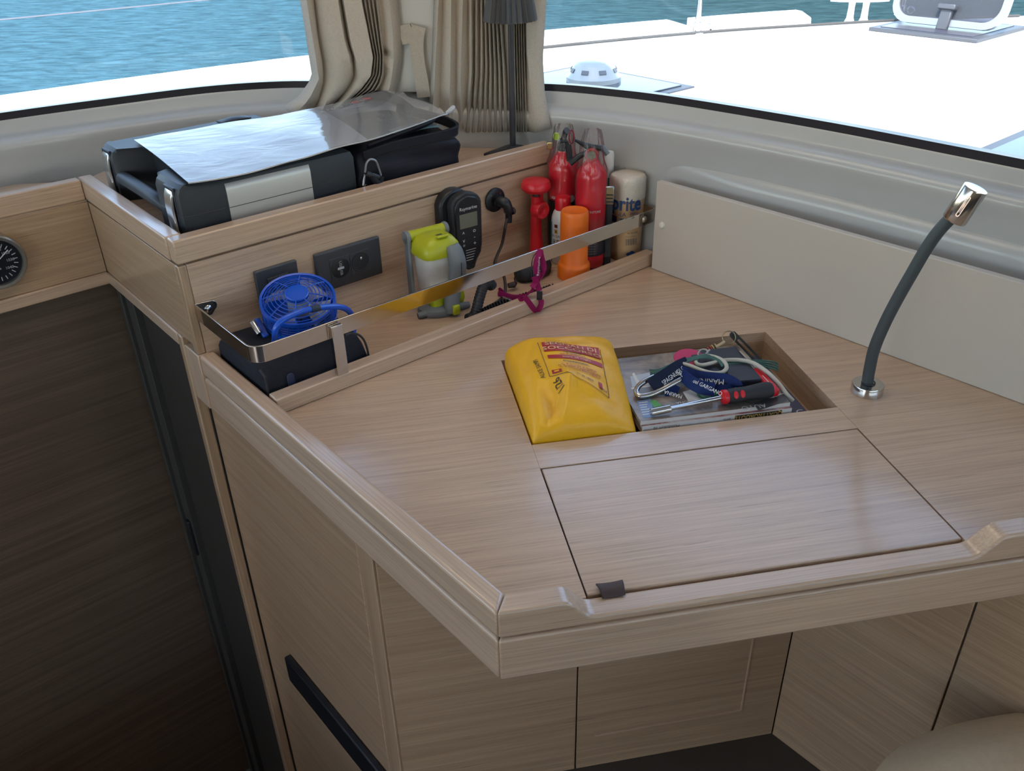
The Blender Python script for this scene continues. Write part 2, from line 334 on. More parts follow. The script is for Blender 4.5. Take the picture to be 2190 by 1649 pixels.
# ------------------------------------------------------------------ outside: sea, deck and its fittings
DK = .08
def sea_mat():
    m = bpy.data.materials.new('sea_water'); m.use_nodes = True; nt = m.node_tree; N, L = nt.nodes.new, nt.links.new; b = nt.nodes['Principled BSDF']
    tc = N('ShaderNodeTexCoord'); sx = N('ShaderNodeSeparateXYZ'); L(tc.outputs['Object'], sx.inputs[0])
    rot = N('ShaderNodeMapping'); rot.inputs['Rotation'].default_value = (0, 0, math.radians(14)); L(tc.outputs['Object'], rot.inputs[0])
    def nz(sc, det, dist=0.):
        mp = N('ShaderNodeMapping'); mp.inputs['Scale'].default_value = sc; L(rot.outputs[0], mp.inputs[0]); n = N('ShaderNodeTexNoise'); n.inputs['Scale'].default_value = 1; n.inputs['Detail'].default_value = det; n.inputs['Distortion'].default_value = dist
        L(mp.outputs[0], n.inputs['Vector']); return n.outputs['Fac']
    a = nz((2.0, 4.4, 1), 5, .5); c = nz((6.5, 14, 1), 4, .4); d = nz((.12, .12, 1), 2)
    ad = N('ShaderNodeMath'); ad.operation = 'MULTIPLY_ADD'; L(c, ad.inputs[0]); ad.inputs[1].default_value = .42; L(a, ad.inputs[2])
    bp = N('ShaderNodeBump'); bp.inputs['Strength'].default_value = 1; bp.inputs['Distance'].default_value = .05; L(ad.outputs[0], bp.inputs['Height']); L(bp.outputs[0], b.inputs['Normal'])
    # turquoise to port, darker green-grey water ahead
    mr = N('ShaderNodeMapRange'); L(sx.outputs[0], mr.inputs[0]); mr.inputs[1].default_value = -4; mr.inputs[2].default_value = 9
    c1 = N('ShaderNodeMix'); c1.data_type = 'RGBA'; L(mr.outputs[0], c1.inputs[0]); c1.inputs[6].default_value = (.052, .112, .136, 1); c1.inputs[7].default_value = (.030, .060, .062, 1)
    rr = N('ShaderNodeMapRange'); L(ad.outputs[0], rr.inputs[0]); rr.inputs[1].default_value = .5; rr.inputs[2].default_value = .95; rr.inputs[3].default_value = .66; rr.inputs[4].default_value = 1.30  # light and dark of the ripples put into the colour, replacing reflections
    mu = N('ShaderNodeMix'); mu.data_type = 'RGBA'; mu.blend_type = 'MULTIPLY'; mu.inputs[0].default_value = 1; L(c1.outputs[2], mu.inputs[6]); L(rr.outputs[0], mu.inputs[7])
    L(mu.outputs[2], b.inputs['Base Color']); b.inputs['Roughness'].default_value = .2; b.inputs['IOR'].default_value = 1.2; b.inputs['Specular IOR Level'].default_value = 0
    return m
SEA_Z = -1.25
sea = MB().add([(-400, 3.0, SEA_Z), (400, 3.0, SEA_Z), (400, 800, SEA_Z), (-400, 800, SEA_Z)], [(0, 1, 2, 3)])
sea.add([(4.6, -300, SEA_Z), (400, -300, SEA_Z), (400, 3.0, SEA_Z), (4.6, 3.0, SEA_Z)], [(0, 1, 2, 3)]); sea.add([(-400, -300, SEA_Z), (-5, -300, SEA_Z), (-5, 3.0, SEA_Z), (-400, 3.0, SEA_Z)], [(0, 1, 2, 3)])
tag(sea.build('sea', sea_mat(), smooth=False), 'turquoise rippled sea water beyond the windows', 'water', kind='stuff')
DECKM = pmat('deck_gelcoat', (.82, .82, .80), .45, bump=(700, .1, .0005))
edge = [(-3.2, -2.15), (-1, -2.12), (.183, -2.072), (.699, -2.038), (1.332, -1.947), (2.42, -1.694), (3.169, -1.441), (3.82, -1.16), (4.6, -.65), (6.2, .6), (6.6, 3), (5.0, 6.5), (-2.6, 6.5), (-2.6, 4.6), (1.25, 4.6)]
inner = [tuple(CURVE[i][0]+CURVE[i][1]*.08) for i in range(len(CURVE)-1, -1, -2)]
struct(slab('deck', edge+inner, DK-.06, DK, DECKM))
bul = [(-3.2, -2.15), (-1, -2.12), (.183, -2.072), (.699, -2.038), (1.332, -1.947), (2.42, -1.694), (3.169, -1.441), (3.70, -1.225)]
def bulwark(pts, name):
    c = catmull([np.array(p) for p in pts], 5); loops = []
    for i, p in enumerate(c):
        d = c[min(i+1, len(c)-1)]-c[max(i-1, 0)]; d /= np.linalg.norm(d); n = np.array([d[1], -d[0]]); e = .062 if i < len(c)-1 else .03
        loops.append([wp(*(p+n*a), DK+b) for a, b in ((0, 0), (.004, e), (.012, e+.004), (.07, e+.004), (.078, e), (.085, -.3))])
    return MB().loft(loops).build(name, DECKM, ang=50)
tag(bulwark(bul[:7], 'toe_rail'), 'white moulded toe rail along the side deck', 'rail'); tag(bulwark([(3.185, -1.434), (3.45, -1.33), (3.80, -1.175)], 'toe_rail'), 'short white toe rail section past the stanchion, ending in a slope', 'rail')
ROPE = pmat('deck_rope', (.07, .066, .06), .9, bump=(400, .6, .002))
rp = catmull([wp(1.6, -1.855, DK+.008), wp(2.398, -1.672, DK+.008), wp(3.2, -1.405, DK+.008), wp(3.80, -1.11, DK+.008), wp(4.204, -.88, DK+.008), wp(4.7, -.52, DK+.008)], 10)
tag(MB().tube(rp, .007, 6).build('deck_line', ROPE), 'thin grey rope running along the white foredeck', 'rope')
def stanchion(p, lean, label):
    t = thing('stanchion', p, label, 'stanchion', 'stainless stanchions on the foredeck'); F = Fr(p, E1)
    MB().tube([F(0, 0, 0), F(lean[0]*.3, lean[1]*.3, .3), F(*lean, .7)], [.014, .0135, .012], 12).build('post', STEEL, t)
    MB().lathe(F, [(.035, 0), (.035, .006), (.022, .012), (.02, .05), (.016, .055)], 20).build('socket', STEEL, t)
    MB().torus(Fr(F(.06, -.02, .022), E2, EZ), .018, .006, 20, 8).build('eye', STEEL, t)
    return t
stanchion(wp(3.20, -1.43, DK), (.02, .0), 'stainless stanchion rising from the gap in the toe rail'); stanchion(wp(4.36, -.99, DK), (.06, -.02), 'stainless stanchion on the foredeck beside the raised hatch')
LW = pmat('lifeline_wire', (.22, .22, .23), .35, .5)
_a, _b = at_t(-60, 48, -2.13), at_t(450, -1, -2.03); tag(MB().tube([_a+(_a-_b)*.8, _a, _b, _b+(_b-_a)*.5], .0026, 8).build('lifeline', LW), 'thin steel lifeline wire crossing the sea view at the upper left', 'wire')
# mooring cleat
t = thing('mooring_cleat', wp(4.03, -1.06, DK), 'white two-legged mooring cleat on the foredeck edge', 'cleat'); CLM = pmat('cleat_white', (.78, .79, .77), .3)
F = zf(4.03, -1.055, DK, -50)
MB().tube([F(-.145, 0, .105), F(-.10, 0, .108), F(0, 0, .108), F(.10, 0, .108), F(.145, 0, .105)], [.008, .014, .016, .014, .008], 12).build('horn', CLM, t)
for x in (-.035, .035): MB().lathe(Fr(F(x, 0, 0), F.x), [(.026, 0), (.018, .02), (.016, .07), (.018, .10)], 16).build('leg', CLM, t)
# flush deck hatches
SMOKE = pmat('smoked_acrylic', (.035, .042, .056), .10, var=(9, .2)); HFR = pmat('hatch_frame', (.06, .063, .07), .45)
def flush(name, s0, s1, t0, t1, label):
    t = thing(name, wp((s0+s1)/2, (t0+t1)/2, DK), label, 'hatch'); sbox('frame', s0, s1, t0, t1, DK, DK+.006, HFR, t, bevel=.003); sbox('acrylic', s0+.035, s1-.035, t0+.035, t1-.035, DK+.006, DK+.011, SMOKE, t, bevel=.003); return t
flush('deck_hatch', 1.72, 2.235, -1.26, -.652, 'smoked flush deck hatch with a round vent on it'); flush('deck_hatch', 1.70, 2.52, .448, 1.15, 'smoked flush deck hatch at the right end of the front window')
t = thing('dome_vent', wp(2.03, -.985, DK+.011), 'translucent white domed vent with square slots on the flush hatch', 'vent'); F = zf(2.03, -.985, DK+.011)
VENT = pmat('vent_plastic', (.32, .34, .335), .25)
MB().lathe(F, [(.106, 0), (.106, .016), (.097, .024), (.078, .058), (.062, .070), (.03, .074), (.005, .075)], 40).build('dome', VENT, t)
for k in range(8):
    a = 2*math.pi*(k+.5)/8; G = Fr(F(.0885*math.cos(a), .0885*math.sin(a), .043), (-math.sin(a), math.cos(a), 0) if False else F.x*-math.sin(a)+F.y*math.cos(a), F.z*.87-(F.x*math.cos(a)+F.y*math.sin(a))*.5)
    box('slot', G, -.014, .014, -.008, .008, -.002, .0012, pmat('slot_dark', (.10, .11, .12), .5), t, bevel=.001)
# raised hatch
t = thing('open_hatch', wp(4.0, -.58, DK), 'grey-framed foredeck hatch propped wide open', 'hatch')
sbox('sill', 3.81, 4.32, -.86, -.33, DK, DK+.018, HFR, t, bevel=.004); sbox('opening', 3.85, 4.28, -.82, -.37, DK+.018, DK+.021, pmat('hatch_dark', (.05, .05, .07), .3), t, bevel=0)
F = Fr(wp(3.98, -.575, DK+.03), E2, EZ*.97+E1*.24); HW, HHt = .275, .52
def rrect(w, h, r, n=6, y0=0):
    out = []
    for cx, cy, a0 in ((w-r, y0+r, -90), (w-r, y0+h-r, 0), (-w+r, y0+h-r, 90), (-w+r, y0+r, 180)):
        for k in range(n+1): a = math.radians(a0+90*k/n); out.append((cx+r*math.cos(a), cy+r*math.sin(a)))
    return out
def ring(F, po, pi, z0, z1):
    n = len(po); m = MB(); vs = [F(*p, z0) for p in po]+[F(*p, z0) for p in pi]+[F(*p, z1) for p in po]+[F(*p, z1) for p in pi]; fs = []
    for i in range(n):
        j = (i+1) % n; fs += [(i, j, n+j, n+i), (2*n+i, 3*n+i, 3*n+j, 2*n+j), (i, 2*n+i, 2*n+j, j), (n+i, n+j, 3*n+j, 3*n+i)]
    return m.add(vs, fs)
ring(F, rrect(HW, HHt, .09), rrect(HW-.03, HHt-.06, .07, y0=.03), -.012, .016).build('frame', pmat('hatch_alu', (.26, .27, .28), .3, .3), t)
MB().poly(F, rrect(HW-.028, HHt-.056, .07, y0=.028), -.002, .006).build('acrylic', film_mat('hatch_acrylic', (.30, .31, .36), .05, .05, refl=.25), t)
box('hinge', F, -.02, .035, -.02, .075, .01, .035, HFR, t, .006); box('handle', F, -.035, .05, .07, .095, .014, .05, HFR, t, .006); box('handle_bar', F, -.02, .16, .262, .285, .008, .02, HFR, t, .004)

# ------------------------------------------------------------------ chart desk
def xyz(x, y, h=0.): return np.array([x, y, DESK+h])
WORLDF = Fr((0, 0, DESK), (1, 0, 0))
LX0, LX1, LY0, LYM, LY2, LY1 = .2235, .757, .7815, 1.0635, 1.131, 1.417     # lid | strip | open compartment
desk = thing('chart_desk', xyz(.45, 1.1, -.09), 'pale oak chart table with raised edges, open tray and flush lid', 'desk')
pw = lambda s, t: tuple(wp(s, t)[:2])
yF = LY0
def on_lip(y): # inner face of the left lip at a given y
    s, t = .031, 0; p0 = wp(.031, 0); k = (p0[1]-y)/(math.cos(math.pi/6)); return (p0[0]+.5*k, y)
top = [pw(.031, .001), pw(.955, .001), pw(1.0, .13), pw(1.028, .231), pw(1.064, .541), pw(1.073, .81), pw(1.078, 1.40), (1.33, yF), (LX1, yF), (LX1, LY1), (LX0, LY1), (LX0, yF), on_lip(yF)]
MB().prism([xyz(*p, -.02) for p in top], [xyz(*p, 0) for p in top]).build('desktop', OAKX, desk, smooth=False)
box('divider_board', WORLDF, LX0, LX1, LYM+.0015, LY2, -.02, -.0002, OAKX, desk, bevel=.0008)
lid = box('lid', WORLDF, LX0+.0025, LX1-.0025, LY0+.004, LYM-.0015, -.018, .0005, OAKX, desk, bevel=.0015)
pL = at_h(1310, 1268, .002)
F = Fr((pL[0], LY0+.006, DESK+.0005), (1, 0, 0)); LEATH = pmat('brown_leather', (.060, .035, .032), .6, bump=(600, .3, .0005))
MB().grid(lambda u, v: F((u-.5)*(.036-.006*v), .009-.022*v, .0035+.0035*math.sin(v*math.pi)-.004*v*v+.0015*(2*u-1)**2), 10, 8).build('finger_tab', LEATH, lid, solid=.0025)
# compartment box
sb = MB(); D0 = -.060
for x0, x1 in ((LX0-.012, LX0), (LX1, LX1+.012)): box('compartment_side', WORLDF, x0, x1, LY0, LY1+.012, D0, -.02, wood(90, 1), desk, bevel=0)
for x0, x1, y0, y1, z0, z1 in ((LX0, LX1, LY1, LY1+.012, D0, -.02), (LX0, LX1, LYM, LYM+.012, D0, -.02), (LX0-.012, LX1+.012, LY0, LY1+.012, D0-.008, D0)): sb.box(WORLDF, x0, x1, y0, y1, z0, z1)
sb.build('compartment', wood(0, 1), desk, smooth=False)
# lips and apron: outer corner of the desk
co, ci = np.array([.103, .748]), np.array(on_lip(.7815))
p_o, p_i = wp(0, 0)[:2], wp(.031, 0)[:2]
def lipl(name, h0, h1, off, mat):
    n = E1[:2]; o0, i0, i1, o1 = p_o+n*off, p_i, ci, co+n*off
    o1 = o1-np.array([0, -off*.6])
    return MB().hexa([(*o0, DESK+h0), (*i0, DESK+h0), (*i1, DESK+h0), (*o1, DESK+h0)], [(*o0, DESK+h1), (*i0, DESK+h1), (*i1, DESK+h1), (*o1, DESK+h1)]).build(name, mat, desk, bevel=.006, seg=4)
lipl('left_lip', -.0135, .030, 0, OAKP); lipl('left_groove', -.0175, -.0135, .008, OAKP); lipl('left_apron', -.089, -.0175, 0, OAKP)
# front lip with the long finger notch
prof = [(.103, -.0135), (.103, .030), (.183, .030), (.191, .0285), (.199, .022), (.212, .008), (.219, .0015), (.228, -.0005), (.745, -.0005), (.753, .001), (.759, .006), (.778, .024), (.785, .0285), (.793, .030), (1.36, .030), (1.36, -.0135)]
def yb(x, y): return (max(x, ci[0] if y > .77 else .103))
lo = [xyz(x, .748, h) for x, h in prof]; hi = [xyz(yb(x, .7815), .7815, h) for x, h in prof]
MB().prism(lo, hi).build('front_lip', OAKX, desk, bevel=.004, seg=3)
def fr(name, h0, h1, off):
    lo = [(.103, .748+off), (1.36, .748+off), (1.36, .7815), (ci[0], .7815)]
    return MB().prism([xyz(*p, h0) for p in lo], [xyz(*p, h1) for p in lo]).build(name, OAKX, desk, bevel=.004 if off == 0 else 0, seg=3)
fr('front_groove', -.0175, -.0135, .008); fr('front_apron', -.089, -.0175, 0)
sbox('ledge_fiddle', .033, .9995, .218, .248, .0003, .031, wood(30), desk, bevel=.0025)

# ------------------------------------------------------------------ cabinet under the desk
cab = thing('desk_cabinet', wp(.3, .4, -.74), 'oak cabinet panels under the chart desk around the knee space', 'cabinet')
def vpan(name, a, b, th, h0, h1, mat, parent=cab, bevel=.0015):      # upright panel from plan point a to b, thickness towards the left of a->b
    a, b = np.array(a), np.array(b); d = (b-a)/np.linalg.norm(b-a); n = np.array([-d[1], d[0]])*th
    lo = [a, b, b+n, a+n]; return MB().prism([(*p, DESK+h0) for p in lo], [(*p, DESK+h1) for p in lo]).build(name, mat, parent, bevel=bevel)
S0 = .02
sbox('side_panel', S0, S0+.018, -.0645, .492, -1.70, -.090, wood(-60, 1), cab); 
post0 = wp(S0, .493)[:2]; post1 = wp(S0, .540)[:2]
MB().prism([(*p, DESK-1.70) for p in (wp(S0, .493)[:2], wp(S0, .5385)[:2], wp(S0+.02, .538)[:2], wp(S0+.02, .493)[:2])], [(*p, DESK-.090) for p in (wp(S0, .493)[:2], wp(S0, .5385)[:2], wp(S0+.02, .538)[:2], wp(S0+.02, .493)[:2])]).build('corner_post', OAKZ, cab, bevel=.002)
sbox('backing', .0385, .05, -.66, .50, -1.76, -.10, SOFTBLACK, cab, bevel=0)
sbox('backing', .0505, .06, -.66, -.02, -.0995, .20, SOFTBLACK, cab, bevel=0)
sbox('jamb', -.002, .0225, -.0645, .0, -.0885, .029, wood('z', 0), cab, bevel=.002)
KY = 1.052; kx0 = post1[0]+.004; kg = at_h(1236, 1434, -.09); 
gx = onpl(1236, 1434, np.array([0, KY, 0]), np.array([0, 1., 0]))[0]; kx1 = .705
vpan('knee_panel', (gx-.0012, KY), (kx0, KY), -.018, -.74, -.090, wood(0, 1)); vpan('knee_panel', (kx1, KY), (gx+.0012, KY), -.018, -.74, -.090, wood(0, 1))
q = onpl(1607, 1385, np.array([0, KY, 0]), np.array([0, 1., 0])); q2 = onpl(1586, 1517, np.array([0, KY, 0]), np.array([0, 1., 0]))
ins = MB(); ins.box(Fr((q[0], KY, 0), (1, 0, 0)), -.0012, .0012, -.0025, 0, q2[2], DESK-.09); ins.box(Fr((q[0], KY, 0), (1, 0, 0)), -.30, 0, -.0025, 0, q2[2]-.0012, q2[2]+.0012); ins.build('inset_bead', wood(0, 0), cab, smooth=False)
rw0 = np.array([kx1, KY]); 
gq = None
dr = np.array([E2[0], E2[1]]); ng = np.array([dr[1], -dr[0], 0]); gp = onpl(2088, 1289, np.array([*rw0, 0]), ng); g1 = float((gp[:2]-rw0)@dr)
vpan('right_panel', rw0+dr*(g1-.0015), rw0+dr*.001, -.018, -.74, -.090, wood(-60, 1)); vpan('right_panel', rw0+dr*1.1, rw0+dr*(g1+.0015), -.018, -.74, -.090, wood(-60, 1))
# black grip on the low cabinet front
h_ = MB(); a = at_s(603, 1425, S0-.012); b = at_s(625, 1420, S0-.012)
sbox('grip', S0-.016, S0-.0005, .085, .60, st(a)[2]-.01, st(b)[2]-.002, pmat('grip_black', (.006, .007, .010), .4), cab, bevel=.004)

# ------------------------------------------------------------------ raised shelf unit behind the ledge
TF = .222
shelf = thing('shelf_unit', wp(.45, -.3, 0), 'oak shelf unit behind the ledge with a rimmed top tray', 'shelf')
OAK30 = wood(30)
sbox('front_panel', .016, .952, -.018, -.001, .0005, .2075, wood(30), shelf, bevel=.001)
sbox('corner_edge', 0, .0155, -.018, 0, .03, .2075, OAKZ, shelf, bevel=.002)
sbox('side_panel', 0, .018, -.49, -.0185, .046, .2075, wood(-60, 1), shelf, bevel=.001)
sbox('front_rim', .0005, .90, -.028, .002, .2115, .256, OAK30, shelf, bevel=.003); sbox('side_rim', -.002, .028, -.516, -.0285, .2115, .256, OAKP, shelf, bevel=.003)
sbox('rim_groove', .012, .90, -.026, -.012, .2075, .2115, OAK30, shelf, bevel=0); sbox('side_groove', .012, .026, -.49, -.0265, .2075, .2115, OAKP, shelf, bevel=0)
flr = [(.0285, -.0285), (.0285, -.60), (.12, -.665)]+[tuple(CURVE[i][0]-CURVE[i][1]*.001) for i in range(4*NC+3, 10*NC-3)]+[(.90, -.0285)]
slab('tray_floor', flr, TF-.012, TF, OAK30, shelf)
sbox('opening_trim', -.004, .018, -.49, -.088, .018, .0455, wood(-60), shelf, bevel=.003); sbox('opening_trim', -.004, .018, -.087, -.0655, -1.70, .0455, OAKZ, shelf, bevel=.003)
# pocket door in the side opening, in deep shade
pk = thing('pocket_door', wp(.03, -.3, -1.75), 'dark pocket door in the narrow opening beside the stairs', 'door')
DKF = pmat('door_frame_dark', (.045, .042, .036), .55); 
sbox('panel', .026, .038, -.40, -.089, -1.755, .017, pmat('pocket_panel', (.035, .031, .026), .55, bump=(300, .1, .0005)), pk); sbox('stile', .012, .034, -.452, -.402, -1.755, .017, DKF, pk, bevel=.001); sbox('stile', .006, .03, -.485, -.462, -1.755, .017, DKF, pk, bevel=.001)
a = at_t(413, 1120, -.403); b = at_t(436, 1190, -.403); sbox('latch', .004, .014, -.435, -.415, st(b)[2], st(a)[2], BLACK, pk, bevel=.003)
# the shelf that carries on to the left, over the cabin stairs
ls = thing('left_shelf', wp(-.6, -.5, .02), 'oak shelf front running left above the cabin stairs', 'shelf')
sbox('panel', -2.3, -.0005, -.508, -.490, .047, .2075, OAKL, ls, bevel=.001); sbox('rim', -2.3, -.0025, -.516, -.488, .2115, .256, OAK30, ls, bevel=.003)
sbox('rim_groove', -2.3, -.001, -.512, -.493, .2075, .2115, OAK30, ls, bevel=0); sbox('bottom_trim', -2.3, -.001, -.512, -.484, .018, .0465, wood(30), ls, bevel=.003)
slab('shelf_floor', [(-2.3, -.517), (.028, -.517), (.028, -.60), (-.09, -.68), (-.5, -.715), (-2.3, -.735)], TF-.012, TF, OAK30, ls)
dr_ = thing('cabin_door', wp(-.5, -.52, -1.75), 'dark oak cabin door below the left shelf', 'door')
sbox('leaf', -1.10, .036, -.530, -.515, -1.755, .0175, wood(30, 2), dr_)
# white cover board leaning on the front wall
cb = thing('cover_board', wp(.99, .66, 0), 'long cream cover board standing along the front wall', 'board')
lo = [wp(.9745, .2585, .0005), wp(1.008, 1.6, .0005), wp(1.024, 1.6, .0005), wp(.9905, .2585, .0005)]; hi = [p+EZ*.206 for p in lo]
MB().hexa(lo, hi).build('board', PANELW, cb, bevel=.0015)
k = at_s(1416, 481, .9755); F = Fr(k, E2, EZ); F = Fr(k-E1*.001, E2, EZ) 
F = Fr(k, np.cross(EZ, -E1), EZ)
MB().lathe(F, [(.0075, -.001), (.0075, .0015), (.006, .004), (.003, .0052), (.0005, .0055)], 20).build('screw_cap', pmat('cap_white', (.72, .69, .62), .35), cb)
# seat cushion at the lower right
t = thing('seat', xyz(.84, .42, -.74), 'rounded cream seat cushion at the lower right corner', 'seat'); F = Fr(xyz(.84, .42, -.74), (1, 0, 0))
CUSH = fabric('seat_vinyl', (.70, .56, .38), 600, .05, .6, .15)
MB().lathe(F, [(.27, .35), (.30, .365), (.312, .39), (.308, .42), (.285, .442), (.24, .452), (.12, .457), (.01, .458)], 64, sq=2.6).build('cushion', CUSH, t)
MB().lathe(F, [(.19, 0), (.19, .02), (.05, .03), (.05, .33), (.22, .34), (.22, .35)], 32).build('pedestal', SILVER, t)

# ------------------------------------------------------------------ things on the ledge
def PF(s, h, t=0.): return Fr(wp(s, t, h), E1, EZ)              # x along the ledge, y up, z towards the desk
def PFw(P): return Fr(P, E1, EZ)
def up(P, deg=0): a = math.radians(30+deg); return Fr(P, (math.cos(a), math.sin(a), 0))
def arc(cx, cy, r, a0, a1, n=6): return [(cx+r*math.cos(math.radians(a0+(a1-a0)*k/n)), cy+r*math.sin(math.radians(a0+(a1-a0)*k/n))) for k in range(n+1)]

# stainless fiddle rail
t = thing('fiddle_rail', wp(.5, .235, .031), 'polished stainless flat rail across the front of the ledge', 'rail')
hm = .1165; pts = [(.0135, .004)]+[(.0135, .21)]+arc(.0385, .21, .025, 180, 90)[1:]+[(.985, .235)]+arc(.993, .223, .012, 90, 0)[1:]+[(1.005, .175)]
# arcs above live in (s, t); t grows towards the desk
MB().ribbon([wp(a, b, hm) for a, b in pts], .031, EZ, .0035).build('bar', STEEL, t, bevel=.0008)
F = PF(.0135, hm, .0035); tabp = [(0, -.0155), (.027, -.013)]+arc(.030, .004, .010, -60, 90, 5)+[(0, .0165)]
MB().poly(F, tabp, -.002, .0015).build('bracket', STEEL, t, bevel=.0006); MB().lathe(Fr(F(.022, 0, .0015), F.x, F.y), [(.0075, 0), (.006, .0018), (.002, .003), (.0004, .003)], 18).build('screw', CHROME, t)
sbox('post', .1535, .1755, .2375, .2495, .0312, .1285, STEEL, t, bevel=.0012)
k = at_t(1377, 469, .2375); MB().lathe(PFw(k), [(.0075, 0), (.0075, .002), (.005, .004), (.001, .0045)], 18).build('stud', pmat('brushed', (.55, .48, .40), .3, 1.), t)

# switch plate
t = thing('switch_plate', PF(.178, .12, .001).o, 'square anthracite light switch plate behind the fan', 'switch'); F = PF(.178, .1195, .0005)
MB().poly(F, rrect(.0445, .0835, .004, y0=-.04175), 0, .008).build('plate', ANTHR, t, bevel=.003); MB().poly(F, rrect(.023, .046, .001, y0=-.023), .0075, .0088).build('surround', BLACK, t, bevel=.0005)
for x in (-.0112, .0112): MB().poly(Fr(F(x, 0, 0), F.x, F.y), rrect(.0105, .044, .001, y0=-.022), .0085, .0108).build('rocker', ANTHR, t, bevel=.001)
# double socket
t = thing('socket_plate', PF(.3355, .12, .001).o, 'wide anthracite double socket plate on the ledge panel', 'socket'); F = PF(.3355, .1185, .0005)
MB().poly(F, rrect(.0755, .0835, .004, y0=-.04175), 0, .009).build('plate', ANTHR, t, bevel=.004)
for x in (-.0232, .0232):
    G = Fr(F(x, 0, .0088), F.x, F.y); MB().poly(G, rrect(.0225, .046, .001, y0=-.023), 0, .0015).build('module', ANTHR, t, bevel=.0006)
    if x > 0:
        MB().lathe(G, [(.0205, .0014), (.0205, .0022), (.0195, .0024), (.0185, .0018), (.018, -.006), (.001, -.006)], 32, cap=False).build('well', BLACK, t)
        MB().lathe(G, [(.018, .0017), (.001, .0017)], 32, cap=False).build('recess', SOFTBLACK, t)
        MB().lathe(Fr(G(.001, .009, .0018), G.x, G.y), [(.0028, 0), (.0028, .004), (.0008, .0048)], 12).build('earth_pin', CHROME, t)
        for dx in (-.0085, .0085): MB().lathe(Fr(G(dx, -.002, .0018), G.x, G.y), [(.0022, 0), (.0022, .0002), (.0003, .0003)], 10).build('pin_hole', RUBBER, t)
    else:
        MB().lathe(G, [(.0205, .0014), (.0205, .0026), (.0195, .0030), (.0012, .0030)], 32).build('usb_insert', BLACK, t)
        for dy, tx in ((.008, 'USB'), (-.0075, 'USB')):
            MB().text(tx, Fr(G(0, dy, .0033), -G.y, G.x), .0085).build('lettering', INKG, t, smooth=False)
        box('usb_port', Fr(G(0, 0, .003), G.x, G.y), -.0075, .0075, -.0024, .0024, 0, .0006, INKG, t, bevel=.0003)

# handset in its holder
P0 = PF(.607, .130, .045).o; t = thing('handset', P0, 'black marine radio handset with grey screen clipped to the panel', 'handset'); F = Fr(P0, E1*.99+E2*.08, EZ)
out = [(-.036, -.02), (-.037, .05)]+arc(-.010, .055, .028, 172, 100, 4)+[(0, .0875)]+arc(.011, .055, .028, 80, 8, 4)+[(.037, -.035), (.033, -.055), (.022, -.070), (.014, -.090), (-.002, -.090), (-.018, -.072), (-.033, -.052)]
MB().poly(F, out, -.016, .006).build('body', SOFTBLACK, t, bevel=.004, seg=3)
MB().poly(F, [(x*.86, y*.90+.002) for x, y in out], .004, .010).build('face', BLACK, t, bevel=.003, seg=3)
box('screen', F, -.022, .023, .010, .042, .0098, .0106, pmat('lcd', (.17, .17, .125), .25), t, bevel=.0004)
MB().text('Raymarine', Fr(F(.001, .053, .0103), F.x, F.y), .0105).build('lettering', INKW, t, smooth=False)
for x, y, s in ((-.014, -.002, '^'), (.014, .001, 'o'), (-.014, -.017, 'v'), (.014, -.014, '-'), (-.014, -.031, '*'), (.014, -.029, '+')): MB().text(s, Fr(F(x, y, .0103), F.x, F.y), .014).build('key_mark', INKW, t, smooth=False)
gm = MB()
for k in range(5): gm.box(F, -.010, .016-.002*k, -.0415-.0058*k, -.0400-.0058*k, .0098, .0105)
gm.build('speaker_slots', INKG, t, smooth=False)
hp = [(-.052, -.01)]+arc(-.012, .048, .042, 165, 15, 10)+[(.030, -.01), (.02, -.03), (-.04, -.03)]
MB().poly(F, hp, -.0445, -.0165).build('holder', BLACK, t, bevel=.006, seg=3)
# speaker plug and its lead
F = PF(.7235, .161, .0005); t = thing('cable_plug', F.o, 'black round socket with angled plug and lead right of the handset', 'plug')
MB().lathe(F, [(.0275, 0), (.0275, .004), (.025, .006), (.014, .007), (.013, .016), (.0135, .018)], 32).build('flange', BLACK, t)
for a in (45, 135, 225, 315): MB().lathe(Fr(F(.018*math.cos(math.radians(a)), .018*math.sin(math.radians(a)), .0052), F.x, F.y), [(.0026, 0), (.0022, .0012), (.0004, .0016)], 10).build('screw', CHROME, t)
MB().tube(catmull([F(0, 0, .014), F(.003, 0, .026), F(.009, -.008, .034), F(.011, -.026, .036), F(.010, -.046, .036)], 4), [.012]*4+[.0125]*4+[.011]*4+[.008]*5, 14).build('plug', BLACK, t)
MB().lathe(Fr(F(.020, -.022, .038), F.y, F.z), [(.008, -.002), (.008, .004), (.006, .006), (.0005, .0065)], 16).build('latch', SOFTBLACK, t); MB().lathe(Fr(F(.020, -.022, .044), F.x, F.y), [(.0028, 0), (.0022, .0014), (.0004, .002)], 10).build('screw', CHROME, t)
pc = at_t(1083, 474, .05); p2 = at_t(1074, 520, .052); p3 = at_t(1058, 565, .07); MB().tube(catmull([F(.010, -.040, .036), pc, p2, p3, wp(.655, .11, .03), wp(.62, .15, .006), wp(.55, .17, .005)], 6), .0034, 8).build('lead', pmat('lead', (.03, .02, .016), .5), t)

